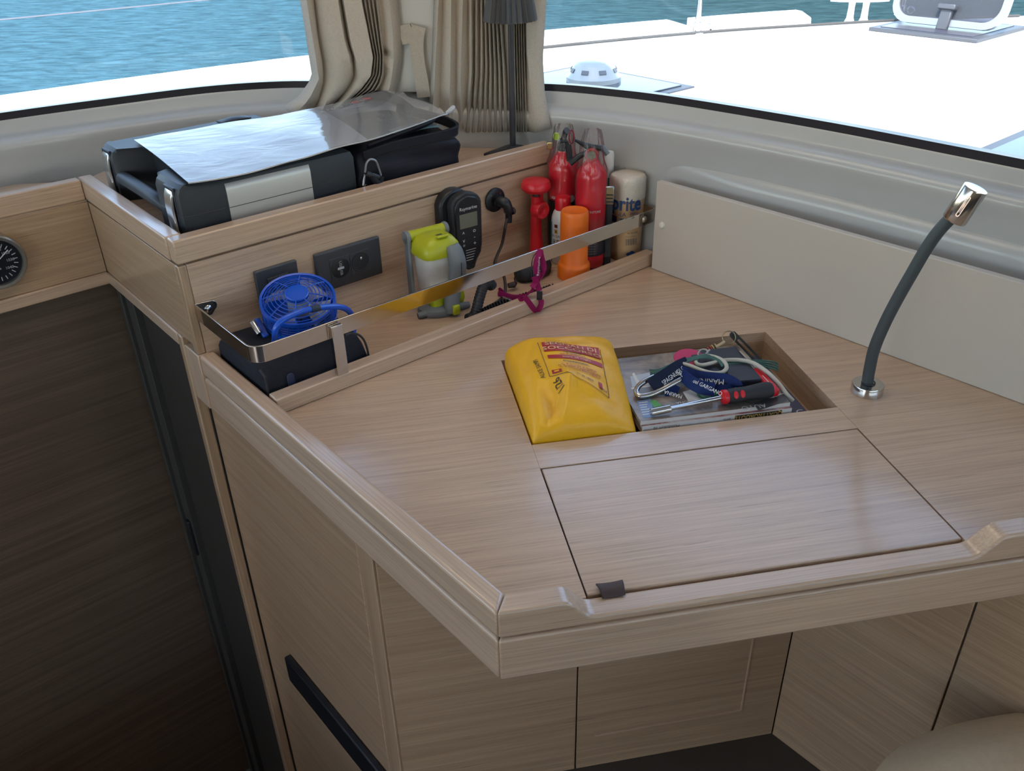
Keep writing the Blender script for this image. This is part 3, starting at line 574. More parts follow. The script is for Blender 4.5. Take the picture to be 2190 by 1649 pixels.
# black pouch
t = thing('zip_pouch', wp(.13, .11, 0), 'black padded zip pouch lying under the blue fan', 'pouch'); PCH = fabric('black_canvas', (.017, .018, .024), 700, .2, .8, .3)
def pouch_loop(s, k):
    c = [(.012, .004), (.012, .054), (.03, .068), (.10, .070), (.17, .066), (.196, .050), (.205, .030), (.206, .006), (.19, .001), (.03, .001)]
    return [wp(s+.0*b, .11+(a-.11)*(.985 if k else 1)*(1-.03*(1-k)), .0006+b*k) for a, b in c]
loops = [pouch_loop(.036, .80), pouch_loop(.040, .93), pouch_loop(.06, 1), pouch_loop(.13, .98), pouch_loop(.175, 1.02), pouch_loop(.192, 1.24), pouch_loop(.212, 1.28), pouch_loop(.228, 1.16), pouch_loop(.238, .95), pouch_loop(.243, .62), pouch_loop(.244, .12)]
MB().loft(loops).build('body', PCH, t, ang=60, bevel=.002)
MB().tube([wp(.20+.0425*math.sin(a)**.8, .2068, .003+.078*max(0, math.cos(a))**.6) for a in np.linspace(0, math.pi/2, 14)], .0022, 8).build('piping', SOFTBLACK, t)
MB().tube([wp(.0375, .2068-.0*i, .006+.05*i/6) if i < 7 else wp(.0375, .19, .064) for i in range(8)], .0024, 8).build('piping', SOFTBLACK, t)
F = PF(.082, .034, .2078); MB().poly(F, rrect(.007, .028, .0065, y0=-.014), 0, .003).build('zip_pull', pmat('zip_pull', (.02, .03, .07), .4), t, bevel=.001)

# blue desk fan on its back
BLUE = pmat('blue_plastic', (.004, .085, .55), .30, coat=.2); BLUED = pmat('blue_translucent', (.006, .06, .40), .25)
Pc = at_h(637, 641, .130); nrm = EZ*.80+(CAM-Pc)/np.linalg.norm(CAM-Pc)*.36; t = thing('desk_fan', wp(*st(Pc)[:2], .07), 'small bright blue desk fan lying on its back on the pouch', 'fan')
ax = E1-nrm*(E1@nrm)/(nrm@nrm); F = Fr(Pc, ax, np.cross(nrm, ax)); RF = px2m(157, Pc)/2
def dome(r): return .018*(1-(r/RF)**2)
rm = MB()
for rr in (.40, .50, .60, .70, .80, .90): rm.torus(Fr(F(0, 0, dome(rr*RF)), F.x, F.y), rr*RF, .0009, 56, 6)
rm.build('grille_rings', BLUE, t); rm = MB()
for k in range(8):
    a = 2*math.pi*k/8+.2; rm.tube([F(q*RF*math.cos(a), q*RF*math.sin(a), dome(q*RF)) for q in (.30, .5, .7, .85, 1)], .0011, 6)
rm.build('grille_spokes', BLUE, t)
MB().lathe(F, [(.32*RF, .012), (.32*RF, .0175), (.30*RF, .019), (.002, .020)], 32).build('hub', BLUE, t)
MB().lathe(F, [(RF*.96, .003), (RF*1.02, .004), (RF*1.025, -.004), (RF*.98, -.006), (RF*.96, .003)], 56, cap=False).build('front_ring', BLUE, t)
MB().lathe(F, [(RF*.97, -.030), (RF*1.02, -.030), (RF*1.01, -.042), (RF*.9, -.050), (RF*.86, -.050), (RF*.95, -.040), (RF*.97, -.030)], 56, cap=False).build('rear_ring', BLUE, t)
rm = MB()
for z in (-.011, -.017, -.023): rm.torus(Fr(F(0, 0, z), F.x, F.y), RF*1.0, .0010, 56, 6)
rm.build('side_rings', BLUE, t); rm = MB()
for k in range(24):
    a = 2*math.pi*k/24; rm.tube([F(RF*math.cos(a), RF*math.sin(a), -.004), F(RF*1.0*math.cos(a), RF*1.0*math.sin(a), -.032)], .0012, 6)
rm.build('side_bars', BLUE, t)
MB().lathe(F, [(RF*.9, -.049), (RF*.3, -.052), (.002, -.052)], 40, cap=False).build('back', BLUED, t)
CLEAR = film_mat('clear_blade', (.72, .78, .88), .25, .1, refl=.8)
for k in range(4):
    a0 = math.pi/2*k+.5
    def bl_(u, v, a0=a0):
        a = a0+(u-.5)*(.55+.55*v); r = RF*(.26+.62*v); return F(r*math.cos(a), r*math.sin(a), -.012+.020*(u-.5)*(1-.2*v))
    MB().grid(bl_, 8, 8).build('blade', CLEAR, t)
MB().lathe(F, [(.30*RF, -.030), (.30*RF, .004), (.2*RF, .008)], 24).build('motor', pmat('motor_grey', (.30, .33, .40), .3), t)
# folded wire stand
def pxh(pts, hs): return [at_h(x, y, h) for (x, y), h in zip(pts, hs)]
arcp = catmull([at_t(x, y, c) for x, y, c in ((587, 735, .190), (588, 718, .195), (590, 703, .198), (602, 687, .200), (625, 674, .200), (655, 663, .198), (690, 657, .194), (722, 656, .188), (742, 662, .180), (753, 676, .172), (757, 700, .170), (750, 735, .172))], 5)
MB().tube(arcp, .0055, 12).build('stand', BLUE, t)
q, q2 = at_t(664, 661.5, .1975), at_t(682, 658, .1952); MB().tube([q, q2], .0064, 12).build('stand_pad', pmat('pad_dark', (.02, .03, .05), .6), t)
q = at_h(548, 702, .09); F2 = Fr(q, E1*.3+E2*.95, EZ); MB().lathe(Fr(q, EZ*.6+E2*.4, np.cross(EZ, E2)), [(.006, -.014), (.0065, -.012), (.0065, .012), (.006, .014)], 16).build('pivot_screw', CHROME, t)
box('pivot_arm', Fr(q+E1*.009, E1, E2*.75+EZ*-.6), -.006, .006, -.018, .022, -.003, .004, BLUE, t, .002)

# lantern torch
LIME = pmat('lime_plastic', (.42, .44, .012), .38, bump=(300, .05, .0005)); GREYP = pmat('grey_rubber', (.17, .185, .195), .55); LENSM = pmat('frosted_lens', (.60, .58, .53), .3)
Pb = wp(.484, .10, 0); t = thing('lantern_torch', Pb, 'lime and grey lantern torch with white body standing on the ledge', 'torch'); F = up(Pb, -6)
MB().lathe(F, [(.040, .0005), (.042, .006), (.040, .014), (.030, .020)], 32, sx=1.15, sy=.95).build('base', GREYP, t)
for sx_, a in ((-1, 10), (1, -8)):
    G = Fr(F(0, -.02, .008), F.x*math.cos(math.radians(a))*sx_+F.y*math.sin(math.radians(a)), None, EZ); MB().tube([G(.0, 0, 0), G(.03, 0, 0), G(.058, 0, -.001)], [.009, .0085, .0065], 12).build('foot', GREYP, t)
def rsq(w, d, z, n=32, p=4.6):
    out = []
    for k in range(n):
        a = 2*math.pi*k/n; c_, s_ = math.cos(a), math.sin(a); q = (abs(c_)**p+abs(s_)**p)**(-1/p); out.append(F(w*c_*q, d*s_*q, z))
    return out
MB().loft([rsq(.026, .022, .018), rsq(.027, .024, .04), rsq(.030, .028, .06)]).build('lower_body', LIME, t)
MB().loft([rsq(.033, .031, .052), rsq(.035, .033, .056), rsq(.0395, .037, .140)]).build('lens_body', LENSM, t)
MB().loft([rsq(.044, .041, .132), rsq(.0455, .0425, .138), rsq(.041, .039, .154), rsq(.032, .031, .166), rsq(.018, .018, .171)]).build('cap', LIME, t, ang=55)
box('switch_plate', Fr(F(.004, -.012, .167), F.x, F.y*.92-F.z*.30), -.013, .013, -.020, .010, -.003, .0035, LIME, t, .003)
box('button', Fr(F(.004, -.012, .1700), F.x, F.y*.92-F.z*.30), -.006, .006, -.004, .0045, -.001, .0025, pmat('button_dark', (.05, .055, .02), .4), t, .001)
MB().tube([F(-.042, .034, .163), F(.040, .034, .163)], .0115, 16).build('hinge_bar', LIME, t)
for x in (-.046, .044): MB().lathe(Fr(F(x, .034, .163), F.y, F.z), [(.0125, -.004), (.0135, -.002), (.0135, .003), (.012, .005)], 20).build('hinge_cap', GREYP, t)
box('back_handle', F, -.050, -.042, .020, .040, .02, .166, GREYP, t, .003)
gp = catmull([F(.018, -.040, .155), F(.020, -.048, .135), F(.022, -.050, .11), F(.020, -.047, .085), F(.016, -.040, .055), F(.012, -.034, .03), F(.012, -.034, .008)], 4)
MB().tube(gp, list(np.interp(np.linspace(0, 6, len(gp)), [0, .6, 1.6, 3, 4, 5, 6], [.0125, .0165, .018, .0165, .0145, .017, .017])), 18).build('grip', GREYP, t)
box('grip_seam', F, .0196, .0206, -.0685, -.05, .095, .125, SOFTBLACK, t, .0004); box('clip', F, .004, .020, -.0555, -.045, .006, .028, LIME, t, .003)
MB().lathe(up(F(.048, -.005, .02)), [(.008, -.012), (.012, 0), (.009, .014), (.002, .018)], 16).build('knob', LIME, t)

# black corrugated boot and coiled cord of the handset
t = thing('coiled_cord', wp(.53, .18, 0), 'black coiled handset cord with ribbed boot beside the torch', 'cord')
bp_ = catmull([at_t(1052, 612, .175), at_t(1046, 606, .178), at_t(1034, 613, .182), at_t(1026, 635, .186), at_t(1019, 662, .192), at_t(1010, 684, .195), at_t(1000, 694, .195)], 8)
bp_ = [np.array([p[0], p[1], max(p[2], DESK+.012)]) for p in bp_]; rs = [.0105+.0011*(i % 2) for i in range(len(bp_))]; MB().tube(bp_, rs, 14).build('boot', RUBBER, t, ang=20)
a, b = at_h(1022, 672, .010), at_h(1178, 612, .012); n = 26*12; d = (b-a); L_ = np.linalg.norm(d); d /= L_; sd = np.cross(EZ, d)
hx = []
for k in range(n+1):
    u = k/n; c0 = a+d*L_*u+sd*.006*math.sin(u*5); hx.append(c0+.0062*(math.cos(2*math.pi*k/12)*EZ+math.sin(2*math.pi*k/12)*sd)+EZ*.0)
MB().tube(hx, .0021, 6).build('coil', RUBBER, t)

# second handset lying down at the back
Pb = wp(.745, .105, 0); t = thing('flat_handset', Pb, 'black ribbed handset lying flat on the ledge under the air horn', 'handset'); F = up(Pb, 4)
def caps(w, d, z, n=24, p=2.6): return [F(w*math.copysign(abs(math.cos(2*math.pi*k/n))**(2/p), math.cos(2*math.pi*k/n)), d*math.copysign(abs(math.sin(2*math.pi*k/n))**(2/p), math.sin(2*math.pi*k/n)), z) for k in range(n)]
MB().loft([caps(.040, .020, .001), caps(.048, .027, .006), caps(.050, .029, .020), caps(.046, .026, .034), caps(.036, .018, .040)]).build('body', SOFTBLACK, t, ang=50)
for k in range(7): MB().tube([F(-.034+.0065*k, -.0285, .012), F(-.034+.0065*k, -.0295, .020), F(-.034+.0065*k, -.027, .034)], .0016, 6).build('rib', ANTHR, t)

# red air horn pump
RED = pmat('red_plastic', (.62, .012, .022), .33); Pb = wp(*st(at_t(1146, 392, .045))[:2], 0); t = thing('air_horn', Pb, 'red plastic air horn standing with its disc at the top', 'air horn'); F = up(Pb)
hz = lambda y: float(st(at_t(1146, y, .045))[2])
MB().lathe(F, [(.012, hz(410)), (.028, hz(408)), (.034, hz(401)), (.034, hz(393)), (.030, hz(386)), (.012, hz(383)), (.001, hz(382.5))], 40).build('disc', RED, t)
MB().lathe(F, [(.0085, hz(421)), (.0085, hz(406))], 20).build('neck', SOFTBLACK, t)
MB().lathe(F, [(.017, .0005), (.0165, .02), (.0135, hz(490)), (.012, hz(455)), (.0105, hz(420)), (.009, hz(419))], 28).build('barrel', RED, t)
G = Fr(F(.003, -.004, hz(447)), F.x, EZ); MB().lathe(G, [(.0005, .014), (.006, .012), (.010, .016), (.0180, .018), (.0195, .016), (.0205, -.004), (.015, -.010)], 32).build('horn_ring', RED, t)
MB().tube(catmull([F(.014, 0, hz(410)), F(.0155, 0, hz(424)), F(.0165, 0, hz(438)), F(.010, 0, hz(452))], 4), .0052, 12).build('side_tube', RED, t); box('valve', F, .012, .024, -.006, .006, hz(444), hz(432), RED, t, .003)

# aerosol can
P1 = at_t(1204, 432, .085); Pb = wp(*st(P1)[:2], 0); t = thing('aerosol_can', Pb, 'white aerosol can with a red cap behind the orange canister', 'can'); F = up(Pb); hz = lambda y: float(st(at_t(1204, y, .085))[2])
ra = px2m(50, P1)/2; rc = px2m(34, P1)/2
MB().lathe(F, [(ra*.92, 0.0005), (ra, .004), (ra, hz(476)), (ra*.96, hz(462)), (ra*.82, hz(452)), (rc*.98, hz(446))], 36).build('body', pmat('can_white', (.62, .61, .58), .3), t)
MB().lathe(F, [(rc, hz(448)), (rc, hz(424)), (rc*.9, hz(420)), (rc*.3, hz(419.5)), (.001, hz(419.5))], 32).build('cap', RED, t)
def wrap(F, r, a0, z0):                             # lettering wrapped on a cylinder, a0 = facing angle in the frame's plan
    return lambda x, y: F(r*math.cos(a0+x/r), r*math.sin(a0+x/r), z0+y)
def facing(F): v = CAM-F.o; return math.atan2(v@F.y, v@F.x)
fa = facing(F); TEAL = pmat('teal_print', (.03, .22, .30), .4)
def patch(F, r, a0, a1, z0, z1, n=10): return MB().grid(lambda u, v: F(r*math.cos(a0+(a1-a0)*u), r*math.sin(a0+(a1-a0)*u), z0+(z1-z0)*v), n, 1)
patch(F, ra+.0004, fa-1.9, fa-1.12, .004, hz(470)).build('printed_band', TEAL, t)
hz = lambda y: float(st(at_t(1204, y, .107))[2]); zf_ = hz(483); patch(F, ra+.0005, fa-.78, fa-.46, zf_-.008, zf_).build('printed_patch', pmat('dark_red_print', (.10, .01, .012), .4), t); patch(F, ra+.0005, fa-.78, fa-.46, zf_-.022, zf_-.012).build('printed_patch', pmat('amber_print', (.45, .25, .04), .4), t)
patch(F, ra+.0007, fa-.66, fa-.56, zf_-.0195, zf_-.0145).build('printed_patch', BLACK, t)
MB().text('EA GAS', None, .0085, map2=wrap(F, ra+.0006, fa-.62, hz(508))).build('lettering', BLACK, t, smooth=False); MB().text('RE', None, .017, map2=wrap(F, ra+.0006, fa-.62, hz(521))).build('lettering', BLACK, t, smooth=False)
MB().text('MARINE HORN', None, .006, map2=wrap(F, ra+.0006, fa-.5, .012)).build('lettering', BLACK, t, smooth=False) if False else None

# orange canister
ORG_ = pmat('orange_plastic', (.85, .17, .012), .42); P1 = at_t(1229, 455, .165); Pb = wp(*st(P1)[:2], 0); t = thing('orange_canister', Pb, 'orange plastic canister with a wider foot behind the rail', 'canister'); F = up(Pb); hz = lambda y: float(st(at_t(1229, y, .165))[2])
ro = px2m(61, P1)/2; rb = px2m(72, P1)/2
MB().lathe(F, [(rb, .0005), (rb, .028), (rb-.002, .033), (ro+.0015, .035), (ro, .038), (ro, hz(458)), (ro*.97, hz(452)), (ro*.9, hz(449)), (ro*.55, hz(453)), (.001, hz(454))], 44).build('body', ORG_, t)

# two bagged fire extinguishers
EXR = pmat('extinguisher_red', (.72, .008, .028), .25, coat=.3); LBL = pmat('label_navy', (.012, .010, .022), .4); WRAP = film_mat('clear_wrap', (.985, .975, .98), .012, .12, (60, .8, .003, (1, 1, .25)), refl=.42)
def extinguisher(xc, yc, tt, wpx, ysh, ynk, yhd, label, lean=0., lbl=(0, 0)):
    P1 = at_t(xc, yc, tt); Pb = wp(*st(P1)[:2], 0); tr = thing('fire_extinguisher', Pb, label, 'fire extinguisher', 'fire extinguishers in clear bags'); F = up(Pb); hz = lambda y: float(st(at_t(xc, y, tt))[2]); R = px2m(wpx, P1)/2
    z1, z2, z3 = hz(ysh), hz(ynk), hz(yhd)
    MB().lathe(F, [(R*.7, .0005), (R*.95, .006), (R, .014), (R, z1), (R*.96, z1+(z2-z1)*.25), (R*.82, z1+(z2-z1)*.5), (R*.58, z1+(z2-z1)*.75), (R*.42, z1+(z2-z1)*.92), (R*.38, z2), (R*.36, z2+.006)], 40).build('cylinder', EXR, tr)
    fa = facing(F)
    patch(F, R+.0005, fa-1.5, fa+1.5, lbl[0], lbl[1], 18).build('label', LBL, tr)
    MB().lathe(F, [(R*.40, z2+.001), (R*.42, z2+.006), (R*.40, z3-.012), (R*.30, z3-.006)], 20).build('valve', SOFTBLACK, tr)
    return tr, F, R, hz, fa, z1, z2, z3
tr, F, R, hz, fa, z1, z2, z3 = extinguisher(1204, 400, .048, 62, 362, 322, 296, 'bagged red fire extinguisher against the panel, upright handle', lbl=(.03, .140))
zz = hz(415)
MB().text('UGHER L', None, .0085, map2=wrap(F, R+.0009, fa-.45, zz), bold=.0003).build('lettering', INKW, tr, smooth=False); MB().lathe(Fr(F(R*math.cos(fa+.62), R*math.sin(fa+.62), zz-.002)+0, F.x*-math.sin(fa+.62)+F.y*math.cos(fa+.62), EZ), [(.0085, 0), (.0085, .0009), (.0005, .001)], 20).build('emblem', INKW, tr)
G = Fr(F(0, 0, z3-.008), F.x*math.cos(fa)+F.y*math.sin(fa), None, EZ)           # x towards the viewer
MB().loft([[G(x, y, z) for y, z in ((-.008, 0), (.008, 0), (.008, .006), (-.008, .006))] for x in (-.012, .014)]).build('carry_handle', BLACK, tr, bevel=.002)
MB().tube(catmull([G(.012, .010, -.004), G(.016, .013, -.018), G(.018, .014, -.038)], 4), [.0075]*9, 12).build('nozzle', SOFTBLACK, tr)
MB().loft([[G(x, y, z) for y, z in ((-.008, 0+.5*max(0, x)), (.008, 0+.5*max(0, x)), (.008, .007+.5*max(0, x)), (-.008, .007+.5*max(0, x)))] for x in (-.012, 0, .012)]) 
MB().tube([G(-.004, 0, .004), G(.004, .004, .022), G(.010, .008, .028)], [.006, .007, .008], 10).build('lever', pmat('lever_brown', (.035, .018, .018), .3), tr)
box('gauge', Fr(G(.0, -.030, -.008), G.x, G.y), -.006, .006, -.008, .006, -.008, .008, pmat('brass', (.55, .42, .25), .25, 1.), tr, .002)
MB().lathe(Fr(G(-.002, -.016, .012), G.y, G.z), [(.0075, -.004), (.008, 0), (.0075, .005)], 16).build('tag', pmat('lime_tag', (.45, .62, .04), .4), tr)
MB().torus(Fr(G(.012, .018, .014), G.y, G.z), .010, .0014, 24, 6, sx=.5, sy=1.5).build('pin_ring', pmat('pin_red', (.30, .01, .03), .3), tr)
def bag(tr, F, R, ztop, seed, sk=1.0):
    rnd = random.Random(seed); prof = [(R*1.05, .004), (R*1.06, z1*.5), (R*1.07, z1), (R*1.0, z1+(z2-z1)*.5), (R*.80, z2), (R*.72, z3), (R*.62*sk, ztop-.008), (R*.55*sk, ztop)]
    loops = [];  n = 40
    for i, (r, z) in enumerate(prof):
        w = .004 if i < 3 else .10; loops.append([F(r*(1+w*math.sin(7*2*math.pi*k/n+i)+w*.6*math.sin(13*2*math.pi*k/n+seed))*math.cos(2*math.pi*k/n), r*(1+w*math.sin(7*2*math.pi*k/n+i))*math.sin(2*math.pi*k/n), z) for k in range(n)])
    MB().loft(loops, cap=False).build('clear_bag', WRAP, tr, ang=80)
bag(tr, F, R, z3+.030, 1)
tr, F, R, hz, fa, z1, z2, z3 = extinguisher(1264, 415, .146, 65, 378, 340, 312, 'bagged red fire extinguisher beside the foamy drink bottle, gauge facing out', lbl=(.035, .085))
G = Fr(F(0, 0, z3-.010), F.x*math.cos(fa)+F.y*math.sin(fa), None, EZ)
zz = hz(443); MB().text('ESTINTORE', None, .0075, map2=wrap(F, R+.0009, fa+.15, zz)).build('lettering', INKW, tr, smooth=False)
tx = MB()
for k in range(7): tx.text('polvere abc kg 1', None, .0045, map2=wrap(F, R+.0009, fa+.05, .078-.006*k))
tx.build('lettering', INKG, tr, smooth=False)
MB().lathe(Fr(G(.014, -.001, -.006), np.cross(EZ, G.x), EZ), [(.0005, .004), (.009, .004), (.0125, .007), (.0145, .006), (.0145, -.004), (.012, -.008)], 28).build('gauge', pmat('gauge_red', (.45, .03, .03), .3), tr); MB().lathe(Fr(G(.0185, -.001, -.006), np.cross(EZ, G.x), EZ), [(.0092, 0), (.0005, .0005)], 24).build('gauge_face', pmat('gauge_face', (.16, .15, .11), .3), tr)
MB().tube([G(.0, .018, .004), G(.004, -.012, .010), G(.008, -.038, .024)], [.006, .0065, .0025], 10).build('lever', BLACK, tr); MB().tube([G(.004, -.012, -.004), G(.010, -.030, -.012), G(.014, -.048, -.026)], [.006, .0065, .0068], 12).build('carry_handle', BLACK, tr)
MB().tube([G(-.004, .012, .006), G(-.004, .024, .002), G(-.002, .034, -.010)], [.007, .007, .006], 10).build('nozzle', pmat('nozzle_grey', (.16, .17, .19), .35), tr)
# black wall bracket strapped to its side
q0 = at_t(1301, 420, .172); q1 = wp(*st(q0)[:2], .001); Gb = Fr(q1, np.cross(EZ, (CAM-q1)*np.array([1, 1, 0])), None, EZ)
box('bracket', Gb, -.0125, .0105, -.008, .010, .0005, float(st(q0)[2])+.01, SOFTBLACK, tr, .002); box('clip', Gb, -.010, .0125, -.0145, -.008, float(st(q0)[2])-.016, float(st(q0)[2])+.026, pmat('clip_steel', (.45, .50, .56), .2, 1.), tr, .002)
for k in range(3): box('clip_slot', Gb, -.004, .0105, -.0152, -.0143, float(st(q0)[2])-.010+.008*k, float(st(q0)[2])-.0075+.008*k, BLACK, tr, 0)
bag(tr, F, R, z3+.034, 4, .9)

# white bottle behind
P1 = at_t(1303, 350, .108); Pb = wp(*st(P1)[:2], 0); t = thing('white_bottle', Pb, 'white plastic bottle top showing behind the extinguishers', 'bottle'); F = up(Pb); zt_ = float(st(at_t(1303, 323, .108))[2])
MB().lathe(F, [(.0095, .0005), (.0105, .004), (.0105, zt_-.065), (.0095, zt_-.060)], 24).build('body', pmat('bottle_dark', (.05, .05, .07), .35), t); MB().lathe(F, [(.0095, zt_-.060), (.0108, zt_-.058), (.0108, zt_-.006), (.009, zt_-.001), (.001, zt_)], 28).build('cap', pmat('cap_grey_white', (.72, .71, .69), .35), t)

# foamy drink bottle
P1 = at_t(1353, 440, .165); Pb = wp(min(st(P1)[0], .984), st(P1)[1], 0); t = thing('drink_bottle', Pb, 'tan foamy drink bottle in the ledge corner with blue lettering', 'bottle'); F = up(Pb); hz = lambda y: float(st(at_t(1353, y, .165))[2]); hzb = lambda y: float(st(at_t(1353, y, .198))[2]); R = px2m(74, P1)/2
LIQ = pmat('cloudy_drink', (.66, .42, .20), .35, var=(45, .2)); FOAM = pmat('foam', (.80, .71, .60), .55, var=(160, .14), bump=(260, .5, .002))
ztop = hz(368); zf1 = hz(416)
MB().lathe(F, [(R*.80, .001), (R*.85, .006), (R*.87, .05), (R*.90, .105), (R*.94, zf1)], 40, sq=2.5).build('contents', LIQ, t); MB().lathe(F, [(R*.94, zf1), (R*.95, zf1+.01), (R*.955, ztop-.008), (R*.86, ztop-.002), (R*.4, ztop+.001), (.001, ztop+.002)], 40, sq=2.7).build('foam', FOAM, t)
MB().lathe(F, [(R*.84, .0004), (R*.89, .006), (R*.91, .05), (R*.94, .105), (R*.98, zf1), (R*1.0, ztop-.016), (R*.98, ztop-.006), (R*.90, ztop+.002), (R*.6, ztop+.006), (.001, ztop+.007)], 44, sq=2.6).build('shell', film_mat('bottle_shell', (.985, .985, .985), .04, .10, refl=.35), t, ang=60)
fa = facing(F); BLUEI = pmat('blue_ink', (.012, .045, .16), .4)
MB().text('Sprite', None, .046, map2=wrap(F, R*1.0+.0016, fa-.22, hzb(436)), sx=.82, bold=.0012).build('lettering', BLUEI, t, smooth=False)
MB().text('LEMON LA  ZERO', None, .011, map2=wrap(F, R*.97+.0012, fa-.05, hzb(462))).build('lettering', BLUEI, t, smooth=False) if False else None
m_ = MB(); m_.text('-LA', None, .013, map2=wrap(F, R*.98+.0016, fa-.25, hzb(458))); m_.text('zero', None, .011, map2=wrap(F, R*.98+.0016, fa+.45, hzb(455))); m_.build('lettering', BLUEI, t, smooth=False)
patch(F, R*.97+.0016, fa-1.2, fa-.55, hzb(476), hzb(463)).build('printed_band', pmat('navy_ink', (.015, .02, .09), .4), t); patch(F, R*.97+.0016, fa-.35, fa+.2, hzb(473), hzb(466)).build('printed_band', BLUEI, t)
bm_ = MB(); zb0, zb1 = hzb(522), hzb(509)
for k, w in enumerate((2, 1, 3, 1, 2, 2, 1, 3, 1, 2, 1, 2)):
    a = fa+.05+.062*k; g_ = patch(F, R*.935+.0014, a, a+.016*w, zb0, zb1, 1); bm_.add(g_.v, g_.f)
bm_.text('88 004 880', None, .006, map2=wrap(F, R*.94+.0014, fa+.45, hzb(497))); bm_.text('tenere al fresco', None, .0042, map2=wrap(F, R*.94+.0014, fa+.35, hzb(504))); bm_.build('barcode', pmat('ink_grey', (.10, .10, .10), .5), t, smooth=False)
bm_ = MB()
for dx, dy, r in ((0, 0, .0055), (.008, .003, .006), (.014, -.001, .0045), (.004, -.006, .004), (.011, -.007, .0035)):
    w_ = wrap(F, R*.92+.0016, fa+.40, hzb(541)); bm_.add([w_(dx+r*math.cos(2*math.pi*k/14)-.006, dy+r*.8*math.sin(2*math.pi*k/14)) for k in range(14)], [tuple(range(14))])
bm_.build('printed_mark', BLUEI, t, smooth=False)

# purple lanyard over the rail
PUR = fabric('purple_webbing', (.26, .008, .085), 1500, .1, .6, .2); t = thing('neck_lanyard', wp(.66, .24, .0), 'purple printed lanyard hooked over the steel rail', 'lanyard')
def ptl(pts, tt): return [at_t(x, y, c) for (x, y), c in zip(pts, tt)]
SD = np.cross(EZ, CAM-wp(.66, .24, 0)); SD /= np.linalg.norm(SD)
MB().ribbon(catmull(ptl([(1152, 560), (1149, 545), (1151, 533), (1152, 545), (1147, 560), (1147, 578), (1150, 590), (1146, 602), (1138, 615)], [.222, .226, .2355, .2415, .243, .244, .245, .246, .247]), 5), .012, SD, .0012).build('strap', PUR, t)
MB().ribbon(catmull(ptl([(1155, 535), (1158, 550), (1163, 570), (1160, 586), (1150, 605), (1136, 622), (1120, 634), (1100, 636), (1082, 632), (1066, 628)], [.2405, .243, .245, .247, .247, .240, .215, .195, .18, .17]), 5), .012, [SD*.7+EZ*.7]*60 if False else SD*.6+EZ*.8, .0012).build('strap', PUR, t)
MB().ribbon(catmull([at_h(1066, 627, .012), at_h(1068, 620, .016), at_h(1080, 630, .016), at_h(1095, 640, .012), at_h(1112, 641, .034), at_h(1124, 636, .036)], 5), .011, EZ+SD*.3, .0012).build('strap', PUR, t)
MB().ribbon(catmull(ptl([(1142, 592), (1148, 605), (1153, 622)], [.2475, .249, .2515]), 5), .012, SD, .0012).build('strap', PUR, t)
q = at_t(1154, 631, .2525); box('buckle', Fr(q, SD, EZ), -.006, .006, -.011, .009, -.002, .002, BLACK, t, .0015)
MB().ribbon(catmull(ptl([(1157, 641), (1157, 652), (1149, 666), (1141, 660), (1130, 645), (1122, 636)], [.253, .2545, .2545, .2535, .2525, .2515]), 6), .0115, SD*.8+EZ*.35, .0012).build('strap', PUR, t)
q = at_h(1087, 611, .014); MB().tube([q, q+E1*.012+E2*.004, q+E1*.022], [.006, .0075, .004], 8).build('toggle', pmat('toggle_dark', (.03, .012, .012), .5), t); MB().tube(catmull([q+E1*.022, at_h(1100, 596, .02), at_h(1105, 588, .03), at_h(1110, 584, .03)], 4), .0012, 6).build('cord_loop', BLACK, t)
tx = MB()
pa, pb = at_t(1149, 590, .2462), at_t(1152, 548, .2445); Gx = Fr((pa+pb)/2+E2*.002, pb-pa, np.cross(E2, pb-pa)); tx.text('Raymarine', Gx, .0095)
pa, pb = at_h(1068, 631, .0185), at_h(1096, 643, .0185); Gx = Fr((pa+pb)/2+(CAM-pa)*.004, pb-pa, EZ); tx.text('Raymarine', Gx, .0085)
tx.build('lettering', INKW, t, smooth=False)

# ------------------------------------------------------------------ gooseneck chart light
Pb = at_h(1853, 838, 0); t = thing('gooseneck_lamp', Pb, 'chrome chart light on a dark grey gooseneck stem', 'lamp'); F = up(Pb); rb = px2m(66, Pb)/2
MB().lathe(F, [(rb, .0003), (rb, .0155), (rb*.96, .0175), (rb*.45, .018), (rb*.42, .017), (.001, .017)], 48).build('base', CHROME, t)
nc = (Pb-CAM)*np.array([1, 1, 0]); nc /= np.linalg.norm(nc); pv = lambda x, y: onpl(x, y, Pb, nc)
GN = pmat('gooseneck_grey', (.052, .064, .070), .55); sp_ = catmull([Pb+EZ*.006, pv(1856, 812), pv(1860, 788), pv(1870, 745), pv(1893, 690), pv(1921, 636), pv(1950, 585), pv(1976, 540), pv(2000, 504), pv(2022, 478), pv(2046, 455)], 6)
MB().tube(sp_, px2m(24, Pb)/2, 18).build('stem', GN, t); MB().torus(Fr(Pb+EZ*.0195, E1), px2m(26, Pb)/2, .0012, 24, 8).build('collar', BLACK, t)
a, b = pv(2040, 471), pv(2087, 402); d = (b-a)/np.linalg.norm(b-a); rh = px2m(45, Pb)/2; L_ = np.linalg.norm(b-a); hd = Fr(a, np.cross(d, nc), nc*-1 if False else np.cross(d, np.cross(d, nc)))
if hd.z@d < 0: hd = Fr(a, np.cross(nc, d), np.cross(d, np.cross(nc, d)))
hh = MB().lathe(hd, [(rh*.5, .001), (rh*.94, 0), (rh, .002), (rh, L_-.002), (rh*.96, L_), (rh*.8, L_-.0005), (.001, L_-.001)], 40).build('head', CHROME, t)
v = CAM-a; v = v-d*(v@d); v /= np.linalg.norm(v); sx_ = np.cross(d, v); S_ = Fr(a+v*rh, d, sx_)
ring(S_, rrect(.016, .005, .0024, y0=-.0025), rrect(.0148, .0030, .0014, y0=-.0015), -.0004, .0006) if False else None
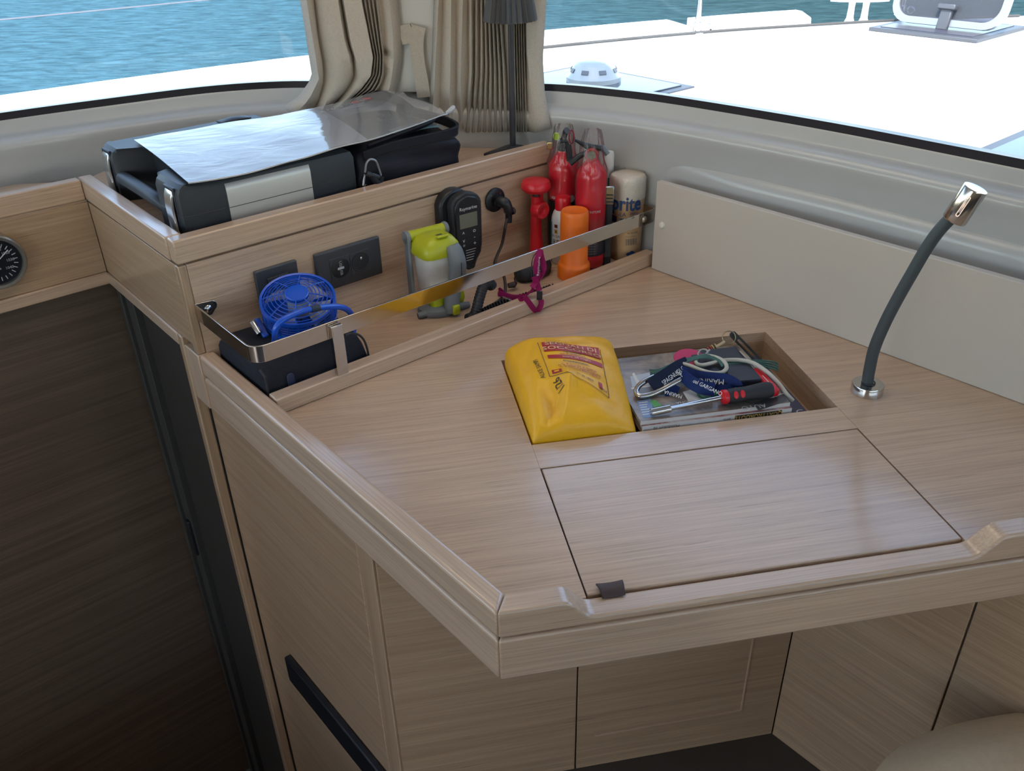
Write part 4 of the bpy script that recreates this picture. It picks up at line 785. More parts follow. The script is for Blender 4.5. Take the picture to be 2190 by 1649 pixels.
G = Fr(a+d*L_*.52+v*(rh+.0001), d, np.cross(v, d)); ring(G, rrect(.017, .0056, .0026, y0=-.0028), rrect(.0155, .0032, .0015, y0=-.0016), -.001, .0004).build('switch_slot', CHROME, hh)
MB().lathe(Fr(a+d*L_*.30+v*(rh+.0001), d, np.cross(v, d)), [(.0018, -.001), (.0018, .0006), (.0003, .0008)], 12).build('switch_pin', BLACK, hh)

# ------------------------------------------------------------------ things in the open compartment
FL = -.060
def mag(name, x0, x1, y0, y1, h0, h1, label, cover, rot=0., paper=(.62, .60, .57)):
    t = thing(name, xyz((x0+x1)/2, (y0+y1)/2, h0), label, 'magazine'); c, s = math.cos(math.radians(rot)), math.sin(math.radians(rot)); F = Fr(xyz((x0+x1)/2, (y0+y1)/2, h0), (c, s, 0)); w, d = (x1-x0)/2, (y1-y0)/2
    box('pages', F, -w+.002, w-.002, -d+.001, d-.002, .0007, h1-h0-.0007, pmat('paper_edge', paper, .7), t, 0)
    box('cover', F, -w, w, -d, d, h1-h0-.0007, h1-h0, cover, t, 0); box('spine', F, -w, w, -d-.0006, -d+.0006, 0, h1-h0, pmat('spine_white', (.60, .58, .56), .4), t, 0); box('back_cover', F, -w, w, -d, d, 0, .0007, cover, t, 0)
    return t, F, w, d
def cover_mat(name, cols, sc, seed):
    m = bpy.data.materials.new(name); m.use_nodes = True; nt = m.node_tree; N, L = nt.nodes.new, nt.links.new; b = nt.nodes['Principled BSDF']
    tc = N('ShaderNodeTexCoord'); mp = N('ShaderNodeMapping'); mp.inputs['Location'].default_value = (seed, seed*.7, 0); L(tc.outputs['Object'], mp.inputs[0]); n = N('ShaderNodeTexNoise'); n.inputs['Scale'].default_value = sc; n.inputs['Detail'].default_value = 6; n.inputs['Roughness'].default_value = .65; n.inputs['Distortion'].default_value = .8; L(mp.outputs[0], n.inputs['Vector'])
    r = N('ShaderNodeValToRGB'); L(n.outputs['Fac'], r.inputs[0]); e = r.color_ramp.elements; e[0].position = .30; e[1].position = .72; e[0].color = (*cols[0], 1); e[1].color = (*cols[-1], 1)
    for k, c in enumerate(cols[1:-1]): x = e.new(.30+.42*(k+1)/(len(cols)-1)); x.color = (*c, 1)
    L(r.outputs[0], b.inputs['Base Color']); b.inputs['Roughness'].default_value = .22; return m
t = thing('blue_book', xyz(.60, 1.27, FL), 'dark navy paperback at the bottom of the stack', 'book'); bx_ = box('body', WORLDF, .440, .712, 1.138, 1.352, FL, -.0125, pmat('navy_cover', (.020, .018, .055), .35), t, .001)
MB().text('C', Fr(xyz(.699, 1.146, -.0123), (1, 0, 0)), .022).build('lettering', INKG, t, smooth=False)
CV1 = cover_mat('cover_photo', [(.05, .045, .045), (.16, .13, .11), (.30, .24, .19), (.42, .38, .34)], 9, 3); CV2 = cover_mat('cover_photo_b', [(.10, .02, .02), (.30, .10, .09), (.5, .4, .36), (.55, .52, .5)], 12, 8)
t, F, w, d = mag('motor_magazine', .412, .676, 1.1370, 1.352, -.0122, .0050, 'white-spined motoring magazine with a yellow masthead on its spine', CV2)
th = .0172; SPF = Fr(F(0, -d-.0007, th/2), -F.x, -F.z) ; 
box('masthead', F, .088, .178-.0, -d-.0012, -d-.0005, .004, .0155, pmat('masthead_black', (.03, .02, .012), .4), t, 0) if False else None
SPF = Fr(F(.072, -d-.0013, th*.62), -F.x, -F.z)                      # the spine reads upside-down
box('masthead', F, .030, .114, -d-.0011, -d-.0006, .0050, .0162, pmat('masthead_black', (.035, .024, .014), .4), t, 0); MB().text('QUATTRORUOTE', SPF, .0125, sx=.85).build('lettering', pmat('gold_print', (.60, .40, .10), .4), t, smooth=False)
m_ = MB(); m_.text('anno', Fr(F(.016, -d-.0008, th*.62), -F.x, -F.z), .007); m_.text('Mondadori 10', Fr(F(-.09, -d-.0008, th*.62), -F.x, -F.z), .008); m_.build('lettering', BLACK, t, smooth=False)
t, F, w, d = mag('photo_magazine', .409, .674, 1.1425, 1.356, .0053, .0120, 'glossy photo magazine on top of the stack in the compartment', CV1, rot=.5); zt = .0067
def flat(F, pts, z): return MB().add([F(x, y, z) for x, y in pts], [tuple(range(len(pts)))])
def fp(x, y, h=.0122): p = at_h(x, y, h)-F.o; return (float(p@F.x), float(p@F.y))
PALE = pmat('print_pale', (.48, .52, .58), .3); flat(F, [fp(1348, 805), fp(1395, 795), (fp(1395, 795)[0]+.02, fp(1385, 822)[1]), fp(1352, 828)], zt+.0002).build('printed_photo', PALE, t)
flat(F, [fp(1350, 829), fp(1470, 812), fp(1470, 817), fp(1351, 833)], zt+.0003).build('printed_rule', INKW, t)
flat(F, [fp(1460, 838), fp(1545, 815), fp(1570, 850), fp(1478, 868)], zt+.0002).build('printed_box', pmat('print_white', (.55, .55, .53), .3), t)
flat(F, [fp(1362, 858), fp(1392, 852), fp(1400, 892), fp(1376, 894)], zt+.0002).build('printed_photo', pmat('print_blue', (.16, .24, .42), .3), t)
gd = flat(F, [fp(1390, 857), fp(1402, 855), fp(1416, 868), fp(1398, 871)], zt+.0003).build('printed_photo', pmat('print_green', (.10, .34, .08), .3), t)
flat(F, [fp(1610, 862), fp(1676, 840), fp(1684, 858), fp(1622, 878)], zt+.0002).build('printed_box', pmat('print_dark', (.045, .045, .045), .3), t)
m_ = MB()
for k in range(6): x0, y0 = fp(1366+k*1.6, 862+k*5); m_.box(Fr(F(x0, y0, zt+.0003), F.x, F.y), 0, .016-.002*(k % 3), -.001, .001, 0, .0002)
for k in range(5): x0, y0 = fp(1640+5*k, 852-2*k); m_.box(Fr(F(x0, y0, zt+.0003), F.x, F.y), 0, .014, -.0006, .0006, 0, .0002)
m_.build('printed_lines', INKW, t, smooth=False)
x0, y0 = fp(1612, 870); MB().text('AUTO', Fr(F(x0, y0, zt+.0003), -F.x, -F.y), .016).build('lettering', INKG, t, smooth=False); x0, y0 = fp(1446, 862); MB().text('OFFICINA', Fr(F(x0+.02, y0, zt+.0003), -F.x, -F.y), .009).build('lettering', INKW, t, smooth=False)
flat(F, [fp(1352, 800), fp(1356, 797), fp(1368, 818), fp(1362, 822)], zt+.0004).build('printed_title', INKW, t)

MT = .0123                                             # top of the magazines
# navy wallet box
t = thing('navy_case', xyz(.66, 1.33, MT), 'flat navy blue case in the back corner of the compartment', 'case'); NAVY = pmat('navy_plastic', (.022, .026, .042), .45)
qa, qb, qc = at_h(1528, 757, .029), at_h(1574, 741, .029), at_h(1630, 812, .029); ex = (qc-qb)/np.linalg.norm(qc-qb); F = Fr(np.array([qb[0], qb[1], DESK+MT]), -ex, None, EZ); ly = float((qa-qb)@F.y); lx = float(np.linalg.norm(qc-qb))
y0_, y1_ = sorted((0, ly*1.9)); box('body', F, -lx, 0, y0_, y1_, .0005, .017, NAVY, t, .002); box('flap', F, -lx, -lx*.53, y0_+.001, y1_-.001, .0172, .0185, NAVY, t, .0006)
# nut driver
t = thing('nut_driver', at_h(1520, 860, MT), 'nut driver with a steel socket shaft and red-black handle', 'screwdriver'); zc = MT+.0145
a, b, c = at_h(1392, 882, MT+.0085), at_h(1543, 850, zc), at_h(1655, 832, zc); d = (b-a)/np.linalg.norm(b-a)
MB().tube([a, a+d*.034], [.0066, .0066], 20).build('socket', CHROME, t); MB().tube([a+d*.033, a+d*.036, b+d*.006], [.0058, .0040, .0040], 16).build('shaft', CHROME, t)
d2 = (c-b)/np.linalg.norm(c-b); L_ = np.linalg.norm(c-b); GRIPK = pmat('grip_rubber', (.020, .022, .026), .6)
hp_ = [(.0, .0105), (.03, .0135), (.07, .0145), (.075, .0145)]; MB().tube([b, b+d2*.002, b+d2*.009, b+d2*.011], [.0085, .0125, .0125, .0105], 24).build('ferrule', RED, t)
xs = [.010, .016, .03, .045, .06, .075, .085, L_-.006]; rs = [.0108, .0125, .0128, .0122, .0132, .0145, .0143, .0128]; MB().tube([b+d2*x for x in xs], rs, 24).build('handle', GRIPK, t); MB().tube([b+d2*(L_-.007), b+d2*(L_-.003), b+d2*L_, b+d2*(L_+.001)], [.0128, .0125, .010, .004], 24).build('end_cap', RED, t)
v = CAM-b; v -= d2*(v@d2); v /= np.linalg.norm(v)
for x in (.0215, .0335): MB().lathe(Fr(b+d2*x+v*.0095, d2, np.cross(v, d2)), [(.0052, 0), (.0050, .0032), (.0035, .0042), (.0003, .0044)], 18, sx=.9, sy=1.3).build('grip_inlay', RED, t)
# red pocket knife
a, b = at_h(1616, 786, .030), at_h(1662, 836, .027); t = thing('pocket_knife', (a+b)/2, 'slim red pocket knife beside the navy case', 'knife'); d = (b-a)/np.linalg.norm(b-a); F = Fr((a+b)/2, d, None, EZ); hl = np.linalg.norm(b-a)/2
MB().poly(F, rrect(hl, .016, .0075, y0=-.008), -.012, 0).build('scales', RED, t, bevel=.002); box('edge_line', F, -.012, .012, -.0012, -.0004, 0, .0006, INKW, t, 0)
a2 = at_h(1582, 751, .031); box('blade', Fr((a2+a)/2, (a-a2)/np.linalg.norm(a-a2), None, EZ), -np.linalg.norm(a-a2)/2, np.linalg.norm(a-a2)/2, -.002, .002, -.001, .0005, CHROME, t, .0004)
# green cap under the lanyard
q = at_h(1512, 843, MT+.001); t = thing('bottle_top', q, 'small green plastic cap under the blue lanyard', 'bottle top'); MB().lathe(up(q), [(.0172, 0), (.0178, .001), (.0178, .004), (.0165, .006), (.001, .0062)], 32).build('cap_body', pmat('green_plastic', (.006, .085, .045), .3), t)
# snap hook and blue lanyard
def ph(pts): return [at_h(x, y, h+.0293) for x, y, h in pts]
t = thing('snap_hook_lanyard', at_h(1450, 830, MT), 'navy printed lanyard with a large steel snap hook', 'lanyard'); hk = .0
MB().tube(catmull(ph([(1398, 806, .0), (1380, 815, -.002), (1366, 826, -.006), (1361, 838, -.010), (1368, 847, -.012), (1388, 845, -.012), (1412, 835, -.008), (1436, 822, -.002), (1456, 812, .002)]), 6), px2m(12, at_h(1400, 830, 0))/2, 14).build('hook', CHROME, t)
MB().torus(Fr(at_h(1457, 812, .003), E1*.3+EZ*.6+E2*.4, CR), .0062, .0022, 20, 10).build('eye', CHROME, t)
LAN = fabric('navy_webbing', (.010, .026, .12), 1500, .1, .6, .2); LDK = fabric('dark_webbing', (.010, .017, .045), 1500, .1, .6, .2)
def rib(pts, w, wd, mat, name='strap'): return MB().ribbon(catmull(ph(pts), 6), w, wd, .0016).build(name, mat, t)
rib([(1392, 826, -.006), (1408, 815, .004), (1428, 802, .010), (1452, 786, .012), (1472, 777, .010)], .026, CR*.6-CU*.9, LDK)
rib([(1458, 800, .012), (1466, 808, .010), (1480, 819, .006), (1502, 829, .003), (1528, 833, 0)], .024, CR*.25-CU*1.0, LAN)
rib([(1440, 790, .002), (1462, 800, .004), (1490, 808, .003), (1520, 812, .003), (1550, 815, .002), (1566, 822, -.001), (1575, 832, -.006), (1560, 838, -.010), (1530, 838, -.012)], .026, CR*.15+CU*.95, LAN)
rib([(1424, 832, -.008), (1437, 836, -.012), (1448, 842, -.0165)], .025, CR*.4-CU*.9+EZ*.2, LAN)
tx = MB()
def lab(s, x0, y0, x1, y1, h, size, flip=False):
    a, b = at_h(x0, y0, h), at_h(x1, y1, h); a = a+EZ*.0; c_ = (a+b)/2; v = CAM-c_; v /= np.linalg.norm(v); tx.text(s, Fr(c_+v*.060, b-a, np.cross(v, b-a)), size)
lab('SPAGNUOLO', 1424, 816, 1458, 790, .012, .0120); lab('MARINA del GARGANO', 1464, 805, 1524, 834, .010, .0095); lab('MARINA', 1540, 816, 1496, 814, .004, .0130); lab('MARINA de', 1446, 845, 1420, 837, -.009, .0090); lab('MA', 1578, 830, 1566, 842, .001, .013)
tx.build('lettering', INKW, t, smooth=False)
# white cord
WCORD = pmat('white_cord', (.52, .49, .41), .6); t = thing('utility_cord', at_h(1560, 790, MT), 'thin white cord looped over the magazines', 'cord')
MB().tube(catmull(ph([(1455, 777, .012), (1475, 782, .012), (1500, 792, .011), (1525, 798, .010), (1545, 796, .009), (1554, 786, .009), (1548, 773, .010), (1530, 764, .010), (1508, 761, .010), (1490, 766, .010), (1488, 776, .009), (1500, 781, .008), (1522, 777, .007), (1545, 771, .006), (1580, 770, .006), (1610, 776, .007), (1640, 795, .006), (1664, 818, -.004), (1682, 842, -.016), (1695, 856, -.030)]), 8), px2m(8.5, at_h(1540, 790, 0))/2, 10).build('cord', WCORD, t)
# green lines
GRN = pmat('green_line', (.055, .14, .115), .65, bump=(900, .5, .001)); t = thing('green_line_bundle', at_h(1500, 780, MT), 'bundle of thin green lines tucked behind the navy lanyard', 'rope')
rnd = random.Random(5)
for k in range(5):
    dx, dy = rnd.uniform(-4, 4), k*4.4-9
    MB().tube(catmull(ph([(1388+dx, 800+dy, .000+.001*k), (1408, 796+dy*.6, .004), (1432, 786+dy*.6, .008), (1460, 774+dy*.5, .012), (1490, 765+dy*.3, .014), (1515, 762+dy*.4, .012), (1536, 768+dy*.4, .010), (1545, 782+dy*.3, .008)]), 5), .0017, 8).build('line', GRN, t)
for k in range(4):
    dy = k*5-7; MB().tube(catmull(ph([(1552, 778+dy*.3, .001), (1590, 774+dy*.4, .000), (1625, 776+dy*.7, -.002), (1655, 781+dy, -.006), (1664, 786+dy, -.010)]), 5), .0017, 8).build('line', GRN, t)
# pink tag with beads, ring and flat key bar
t = thing('pink_key_tag', at_h(1480, 765, MT), 'pink oval tag on a beaded key ring against the compartment back', 'key tag')
q = at_h(1472, 765, .026); F = Fr(q, (1, 0, 0), np.array([0, .92, .35])); MB().lathe(F, [(.0275, 0), (.0280, .001), (.0275, .002), (.001, .002)], 40, sx=1., sy=.72).build('tag', pmat('pink_plastic', (.58, .035, .13), .4), t)
MB().tube(catmull(ph([(1498, 768, .002), (1493, 757, .006), (1500, 748, .010), (1510, 748, .012), (1514, 755, .010), (1506, 763, .006), (1512, 754, .012), (1518, 748, .014)]), 5), .0016, 8).build('loop', pmat('grey_loop', (.42, .40, .38), .4), t)
for k, (x, y, r, cc) in enumerate(((1514, 750, .0065, (.42, .06, .05)), (1519, 747.5, .0070, (.45, .09, .07)), (1523, 746, .0072, (.58, .42, .12)), (1526, 744.5, .0070, (.03, .02, .02)), (1529, 743, .0068, (.56, .42, .14)))):
    a = at_h(x, y, .014+.001*k); b = at_h(x+3.2, y-1.6, .015+.001*k); MB().tube([a, a+(b-a)*.2, a+(b-a)*.8, b], [r*.75, r, r, r*.75], 16).build('bead', pmat(f'bead_{k}', cc, .35), t)
MB().tube(catmull(ph([(1531, 742, .018), (1540, 737, .022), (1549, 731, .024)]), 4), [.0028]*9, 8).build('cord', pmat('tan_cord', (.45, .34, .20), .7), t)
q = at_h(1559, 722, .030); v = CAM-q; v /= np.linalg.norm(v); MB().torus(Fr(q, CR, np.cross(v, CR)), px2m(28, q)/2, .0010, 36, 8).build('ring', pmat('brass_ring', (.50, .40, .24), .25, 1.), t)
a, b = at_h(1563, 711, .034), at_h(1640, 790, -.030); d = (b-a)/np.linalg.norm(b-a); F = Fr((a+b)/2, d, np.cross(v, d)); hl = np.linalg.norm(b-a)/2; KEY = pmat('key_bar', (.035, .032, .028), .4, .5)
ring(F, rrect(hl, .0135, .0062, y0=-.00675), rrect(hl*.62, .0046, .002, y0=-.0023), -.0015, .0015).build('bar', KEY, t)

# ------------------------------------------------------------------ yellow flare bag
YEL = pmat('yellow_pvc', (.82, .42, .008), .40, bump=(24, .35, .006)); Pb = xyz(.315, 1.27, FL); t = thing('flare_bag', Pb, 'bulky yellow flare bag with red printed panel in the compartment', 'bag')
def bag_top(u, v):                                      # u across (left-right), v front-back, a soft crumpled pillow
    x = .2265+.176*u+.032*v*u; y = 1.1355+.258*v
    eu = min(1, u*(1-u)*4)**.22; ev = min(1, v*(1-v)*4)**(.22 if v < .5 else .12); e = eu*ev
    h = -.016+.070*e*(1-.10*v*u-.16*(1-v)*(u-.3)**2*4)+.018*v+.006*v*(1-u)
    def g(u0, v0, a, b, k): return k*math.exp(-((u-u0)/a)**2-((v-v0)/b)**2)
    def cr(u0, v0, u1, v1, w, k):                       # a pinched crease along a segment
        dx, dy = u1-u0, v1-v0; q = max(0, min(1, ((u-u0)*dx+(v-v0)*dy)/(dx*dx+dy*dy))); d = math.hypot(u-u0-q*dx, v-v0-q*dy); return k*math.exp(-abs(d)/w)
    h += g(.40, .33, .10, .12, .009)-g(.24, .20, .09, .16, .010)+g(.70, .42, .22, .20, .005)-g(.55, .88, .25, .06, .004)
    h += cr(.44, .34, .30, .04, .035, .006)-cr(.34, .30, .16, .06, .03, .006)+cr(.62, .22, .50, .34, .03, .004)-cr(.55, .20, .80, .14, .04, .005)+cr(.60, .80, .95, .72, .03, .003)-cr(.10, .60, .22, .86, .03, .004)
    h += .0022*math.sin(11*u+5*v)*e+.0016*math.sin(17*u*v+9*v+2)*e
    return x, y, h
def bsurf(u, v, off=0.):
    def p(u, v): x, y, h = bag_top(min(max(u, 0), 1), min(max(v, 0), 1)); return xyz(x, y, h)
    a = p(u, v); du = p(min(u+.01, 1), v)-p(max(u-.01, 0), v); dv = p(u, min(v+.01, 1))-p(u, max(v-.01, 0)); n = np.cross(du, dv); n /= np.linalg.norm(n)+1e-12; return a+n*off
N_ = 60; m_ = MB(); m_.grid(lambda u, v: bsurf((.5-.5*math.cos(math.pi*u)), (.5-.5*math.cos(math.pi*v))), N_, N_)
q_ = N_+1; rim = [i for i in range(q_)]+[j*q_+N_ for j in range(1, q_)]+[N_*q_+i for i in range(N_-1, -1, -1)]+[j*q_ for j in range(N_-1, 0, -1)]
b0 = len(m_.v); cx, cy = .322, 1.267
for i in rim: x, y, z = m_.v[i]; m_.v.append((cx+(x-cx)*.985, cy+(y-cy)*.985, DESK+FL+.0005))
nr = len(rim)
for k in range(nr): m_.f.append((rim[k], b0+k, b0+(k+1) % nr, rim[(k+1) % nr]))
m_.f.append(tuple(b0+k for k in range(nr))); m_.build('bag_body', YEL, t, ang=70)
REDP = pmat('red_print', (.40, .018, .022), .4); INKO = pmat('dark_print', (.06, .02, .01), .5); CREAM = pmat('cream_print', (.72, .42, .20), .5)
def bpx(x, y):                                          # photo pixel -> (u, v) on the bag top
    u, v = .5, .5
    for _ in range(40):
        P_ = bsurf(u, v); a = P_-CAM; z = a@CF; ex = x-(W/2+FPX*(a@CR)/z); ey = y-(H/2-FPX*(a@CU)/z)
        J = []
        for du, dv in ((.004, 0), (0, .004)):
            Q = bsurf(u+du, v+dv); a2 = Q-CAM; z2 = a2@CF; J.append([(W/2+FPX*(a2@CR)/z2-(W/2+FPX*(a@CR)/z))/.004, (H/2-FPX*(a2@CU)/z2-(H/2-FPX*(a@CU)/z))/.004])
        J = np.array(J).T
        try: s_ = np.linalg.solve(J, [ex, ey])
        except Exception: break
        u = min(max(u+.6*s_[0], .02), .98); v = min(max(v+.6*s_[1], .02), .98)
    return u, v
# panel corners on the bag in (u, v), from the photograph
A_, B_, C_, D_ = bpx(1150, 734), bpx(1282, 742), bpx(1302, 852), bpx(1176, 806)      # back-left, back-right, front-right, front-left
def bil(p, q):                                          # p across 0..1, q back->front 0..1
    a = (A_[0]*(1-p)+B_[0]*p, A_[1]*(1-p)+B_[1]*p); b = (D_[0]*(1-p)+C_[0]*p, D_[1]*(1-p)+C_[1]*p); return a[0]*(1-q)+b[0]*q, a[1]*(1-q)+b[1]*q
def bpatch(p0, p1, q0, q1, off=.0010, n=14): return MB().grid(lambda i, j: bsurf(*bil(p0+(p1-p0)*i, q0+(q1-q0)*j), off), n, 8)
bpatch(.05, .98, .02, .30).build('red_panel', REDP, t); bpatch(.08, .98, .40, .49).build('red_stripe', REDP, t)
def bline(p0, q0, p1, q1, w=.0009):
    return MB().ribbon([bsurf(*bil(p0+(p1-p0)*k/20, q0+(q1-q0)*k/20), .0012) for k in range(21)], w, E1 if abs(q1-q0) > abs(p1-p0) else E2, .0004)
for c in ((0, 0, 0, 1), (0, 1, 1, 1), (1, .05, 1, 1)): bline(*c).build('outline', INKO, t)
def btext(s, p, q, size, mat, sx=1.):
    # size in q units; text plane: x -> p, y -> -q
    wpan = np.linalg.norm(bsurf(*bil(1, .5))-bsurf(*bil(0, .5))); hpan = np.linalg.norm(bsurf(*bil(.5, 1))-bsurf(*bil(.5, 0)))
    return MB().text(s, None, size, map2=lambda x, y: bsurf(*bil(p+x*sx/wpan, q-y/hpan), .0017), res=2, bold=size*.018).build('lettering', mat, t, smooth=False)
btext('SEGNALI DI', .515, .095, .0165, CREAM, 1.06); btext('SOCCORSO', .515, .225, .0165, CREAM, 1.16)
btext('regolamento', .50, .335, .0055, INKO, 1.1); btext('per la navigazione', .50, .375, .0055, REDP, 1.1); btext('entro 50 miglia', .55, .445, .0075, CREAM, 1.1)
btext('Contenuto:', .52, .56, .0085, INKO, 1.15); btext('n. 4 fuochi a mano', .55, .655, .0072, REDP, 1.15); btext('n. 4 razzi a paracadute', .55, .715, .0072, REDP, 1.15); btext('n. 2 boette fumogene', .55, .775, .0072, REDP, 1.15); btext('art. 90 196/2', .60, .91, .0055, INKO, 1.1); btext('5474', .91, .955, .006, INKO)
lg = bpatch(.06, .22, .85, .95); lg.build('logo', REDP, t); bpatch(.10, .18, .878, .925, .0015).build('logo_inset', YEL, t); bpatch(.84, .90, .86, .95, .0012).build('logo_mark', REDP, t)
MARK = pmat('marker_ink', (.02, .02, .02), .5)
def hand(s, x0, y0, x1, y1, size):
    (u0, v0), (u1, v1) = bpx(x0, y0), bpx(x1, y1); a, b = bsurf(u0, v0), bsurf(u1, v1); L_ = np.linalg.norm(b-a); du, dv = u1-u0, v1-v0
    # perpendicular in metres on the bag
    ax = .19*du, .262*dv; n_ = math.hypot(*ax); pu, pv_ = -ax[1]/n_, ax[0]/n_
    MB().text(s, None, size, align='LEFT', map2=lambda x, y: bsurf(u0+du*x/L_+pu*y/.19, v0+dv*x/L_+pv_*y/.262, .0012), res=2).build('handwriting', MARK, t, smooth=False)
hand('ALKE SAMPI', 1163, 810, 1142, 765, .0115); hand('1/26', 1204, 834, 1190, 812, .0165)

# ------------------------------------------------------------------ gauge on the left shelf front
F = PF(-.207, .133, -.4895); t = thing('barometer', F.o, 'round brushed-metal instrument with black dial at the left edge', 'gauge')
MB().lathe(F, [(.056, 0), (.057, .004), (.057, .022), (.054, .026), (.048, .0255), (.047, .020)], 56, cap=False).build('bezel', pmat('bezel_metal', (.42, .39, .34), .28, .9), t); MB().lathe(F, [(.0475, .002), (.0475, .020), (.001, .020)], 48, cap=False).build('dial', pmat('dial_black', (.010, .012, .018), .2), t)
m_ = MB()
for k in range(24):
    a = 2*math.pi*k/24; G = Fr(F(.036*math.cos(a), .036*math.sin(a), .0203), F.x*math.cos(a)+F.y*math.sin(a), -F.x*math.sin(a)+F.y*math.cos(a)); m_.box(G, -.004, .004, -.0008, .0008, 0, .0003)
m_.build('tick_marks', INKG, t, smooth=False); t['note'] = ''; del t['note']
for k, s_ in enumerate(('970', '980', '990', '1000', '1010', '1020', '1030', '1040')):
    a = math.radians(220-37*k); MB().text(s_, Fr(F(.026*math.cos(a), .026*math.sin(a), .0204), F.x, F.y), .008).build('lettering', INKG, t, smooth=False)
MB().text('hPa', Fr(F(0, -.014, .0204), F.x, F.y), .007).build('lettering', INKG, t, smooth=False); box('needle', Fr(F(0, 0, .0206), F.x*.8+F.y*.6, F.y*.8-F.x*.6), -.006, .034, -.0008, .0008, 0, .0006, INKW, t, 0); MB().lathe(Fr(F(0, 0, .0206), F.x, F.y), [(.003, 0), (.0025, .001), (.0002, .0012)], 14).build('pivot', CHROME, t)

# ------------------------------------------------------------------ things on the raised tray
TB = TF+.0006
CASEM = pmat('case_plastic', (.022, .027, .034), .5, bump=(420, .25, .0006)); LATCH = pmat('latch_silver', (.55, .56, .57), .22, .9)
t = thing('tool_case', wp(.22, -.26, TF), 'black hard plastic tool case with silver latches and plate', 'case')
s0, s1, tf, tb, h1 = .045, .405, -.050, -.468, .330; r = .022
def cpoly(i):                                           # plan outline, inset i, with the handle recess on the left side
    o = [(s0+r, tf-i), (s1-i, tf-i), (s1-i, tb+i), (s0+r, tb+i), (s0+i+.004, tb+.008), (s0+i, tb+r), (s0+i, -.392), (s0+.010, -.385), (.118-i, -.362), (.118-i, -.188), (s0+.010, -.166), (s0+i, -.158), (s0+i, tf-r), (s0+i+.004, tf-.008)]
    return o
hs = [(.004, TB), (0, TB+.008), (0, .272), (-.0006, .2725), (-.0006, .2735), (0, .274), (0, .312), (.004, .323), (.012, .3295), (.02, .330)]
MB().loft([[wp(a, b, h) for a, b in cpoly(max(i, 0)*(1 if True else 0)+min(i, 0))] for i, h in hs]).build('shell', CASEM, t, ang=28)
MB().tube(catmull([wp(s0+.014, -.395, .262), wp(s0+.006, -.37, .274), wp(s0+.004, -.30, .277), wp(s0+.004, -.24, .277), wp(s0+.006, -.18, .274), wp(s0+.014, -.155, .262)], 5), .0135, 14).build('handle', CASEM, t)
for a, b in ((-.118, -.066), (-.452, -.400)):
    loops = []
    for ds, h in ((-.0045, .236), (-.007, .245), (-.0075, .285), (-.0055, .306), (-.001, .318), (.006, .3245), (.010, .3255)): loops.append([wp(s0+ds, a+.010, h), wp(s0+ds, b-.010, h), wp(s0+ds+.004, b-.008, h-.001), wp(s0+ds+.004, a+.008, h-.001)])
    MB().loft(loops).build('latch', LATCH, t, bevel=.001); box('latch_slot', BOAT, s0-.0012, s0+.016, -b+.004, -a-.004, .228, .3235, pmat('latch_recess', (.008, .010, .022), .5), t, .002)
loops = []
for dt, h in ((.0008, TB+.002), (.0022, .25), (.0022, .305), (-.001, .3165), (-.010, .3245), (-.022, .3312), (-.034, .3318)): loops.append([wp(.133, tf+dt, h), wp(.306, tf+dt, h), wp(.306, tf+dt-.003, h-.0015), wp(.133, tf+dt-.003, h-.0015)])
MB().loft(loops).build('silver_plate', SILVER, t, ang=60); box('plate_seam', BOAT, .133, .306, -tf-.0028, -tf-.0018, .2725, .2735, SOFTBLACK, t, 0)
MB().grid(lambda u, v: wp(.30+.07*u, -.425-.03*v, .3305+.005*math.sin(math.pi*u)*math.sin(math.pi*v)), 10, 6).build('hump', CASEM, t, solid=.003)

# black soft bag
NYL = fabric('black_nylon', (.012, .012, .018), 1400, .15, .55, .2); t = thing('camera_bag', wp(.53, -.2, TF), 'black soft zip bag lying open at the right of the tool case', 'bag')
def bagloop(s, f, k=1.):
    n = 40; out = []
    for i in range(n):
        a = 2*math.pi*i/n; c_, s_ = math.cos(a), math.sin(a); p = 5.0; q = (abs(c_)**p+abs(s_)**p)**(-1/p)
        tt = -.195+.155*c_*q*f; hh = TB+.052*k+(.0518*k)*s_*q; wv = .004*math.sin(3*a+31*s)+.003*math.sin(7*a+17*s) if s_ > -.5 else 0
        lim = TB+.0003; out.append(wp(s+.004*math.sin(5*a), min(tt+wv, -.032), max(hh+wv*.5, lim)))
    return out
MB().loft([bagloop(.411, .90, .80), bagloop(.417, .95, .93), bagloop(.435, 1, .98), bagloop(.50, 1.0, 1.02), bagloop(.56, .99, 1.0), bagloop(.62, 1.0, .97), bagloop(.655, .98, .95), bagloop(.668, .93, .88), bagloop(.672, .80, .7)]).build('body', NYL, t, ang=70)
zt = TF+.100; zp = catmull([wp(.425, -.044, zt-.012), wp(.50, -.040, zt-.004), wp(.60, -.038, zt-.004), wp(.655, -.042, zt-.003), wp(.678, -.075, zt), wp(.680, -.16, zt+.004), wp(.66, -.27, zt+.008)], 8)
MB().ribbon(zp, .020, EZ*.9+E1*.2, .006).build('zip_band', NYL, t, bevel=.002)
MB().tube([p+EZ*.008 for p in zp], .0022, 6).build('zip', SOFTBLACK, t); MB().tube([p-EZ*.010 for p in zp], .002, 6).build('piping', SOFTBLACK, t)
fl_ = catmull([wp(.44, -.05, zt+.004), wp(.53, -.052, zt+.014), wp(.60, -.06, zt+.020), wp(.635, -.09, zt+.020), wp(.63, -.14, zt+.018)], 6); MB().ribbon(fl_, .014, E2*.7+EZ*.7, .006).build('flap_edge', NYL, t, bevel=.002)
MB().grid(lambda u, v: wp(.53+.10*u, -.060-.05*v, zt+.0075+.004*math.sin(math.pi*u)), 8, 4).build('lining', pmat('teal_lining', (.10, .16, .18), .6), t, solid=.002)
for dy, hh in ((.0, .02), (-.02, .0)): pass
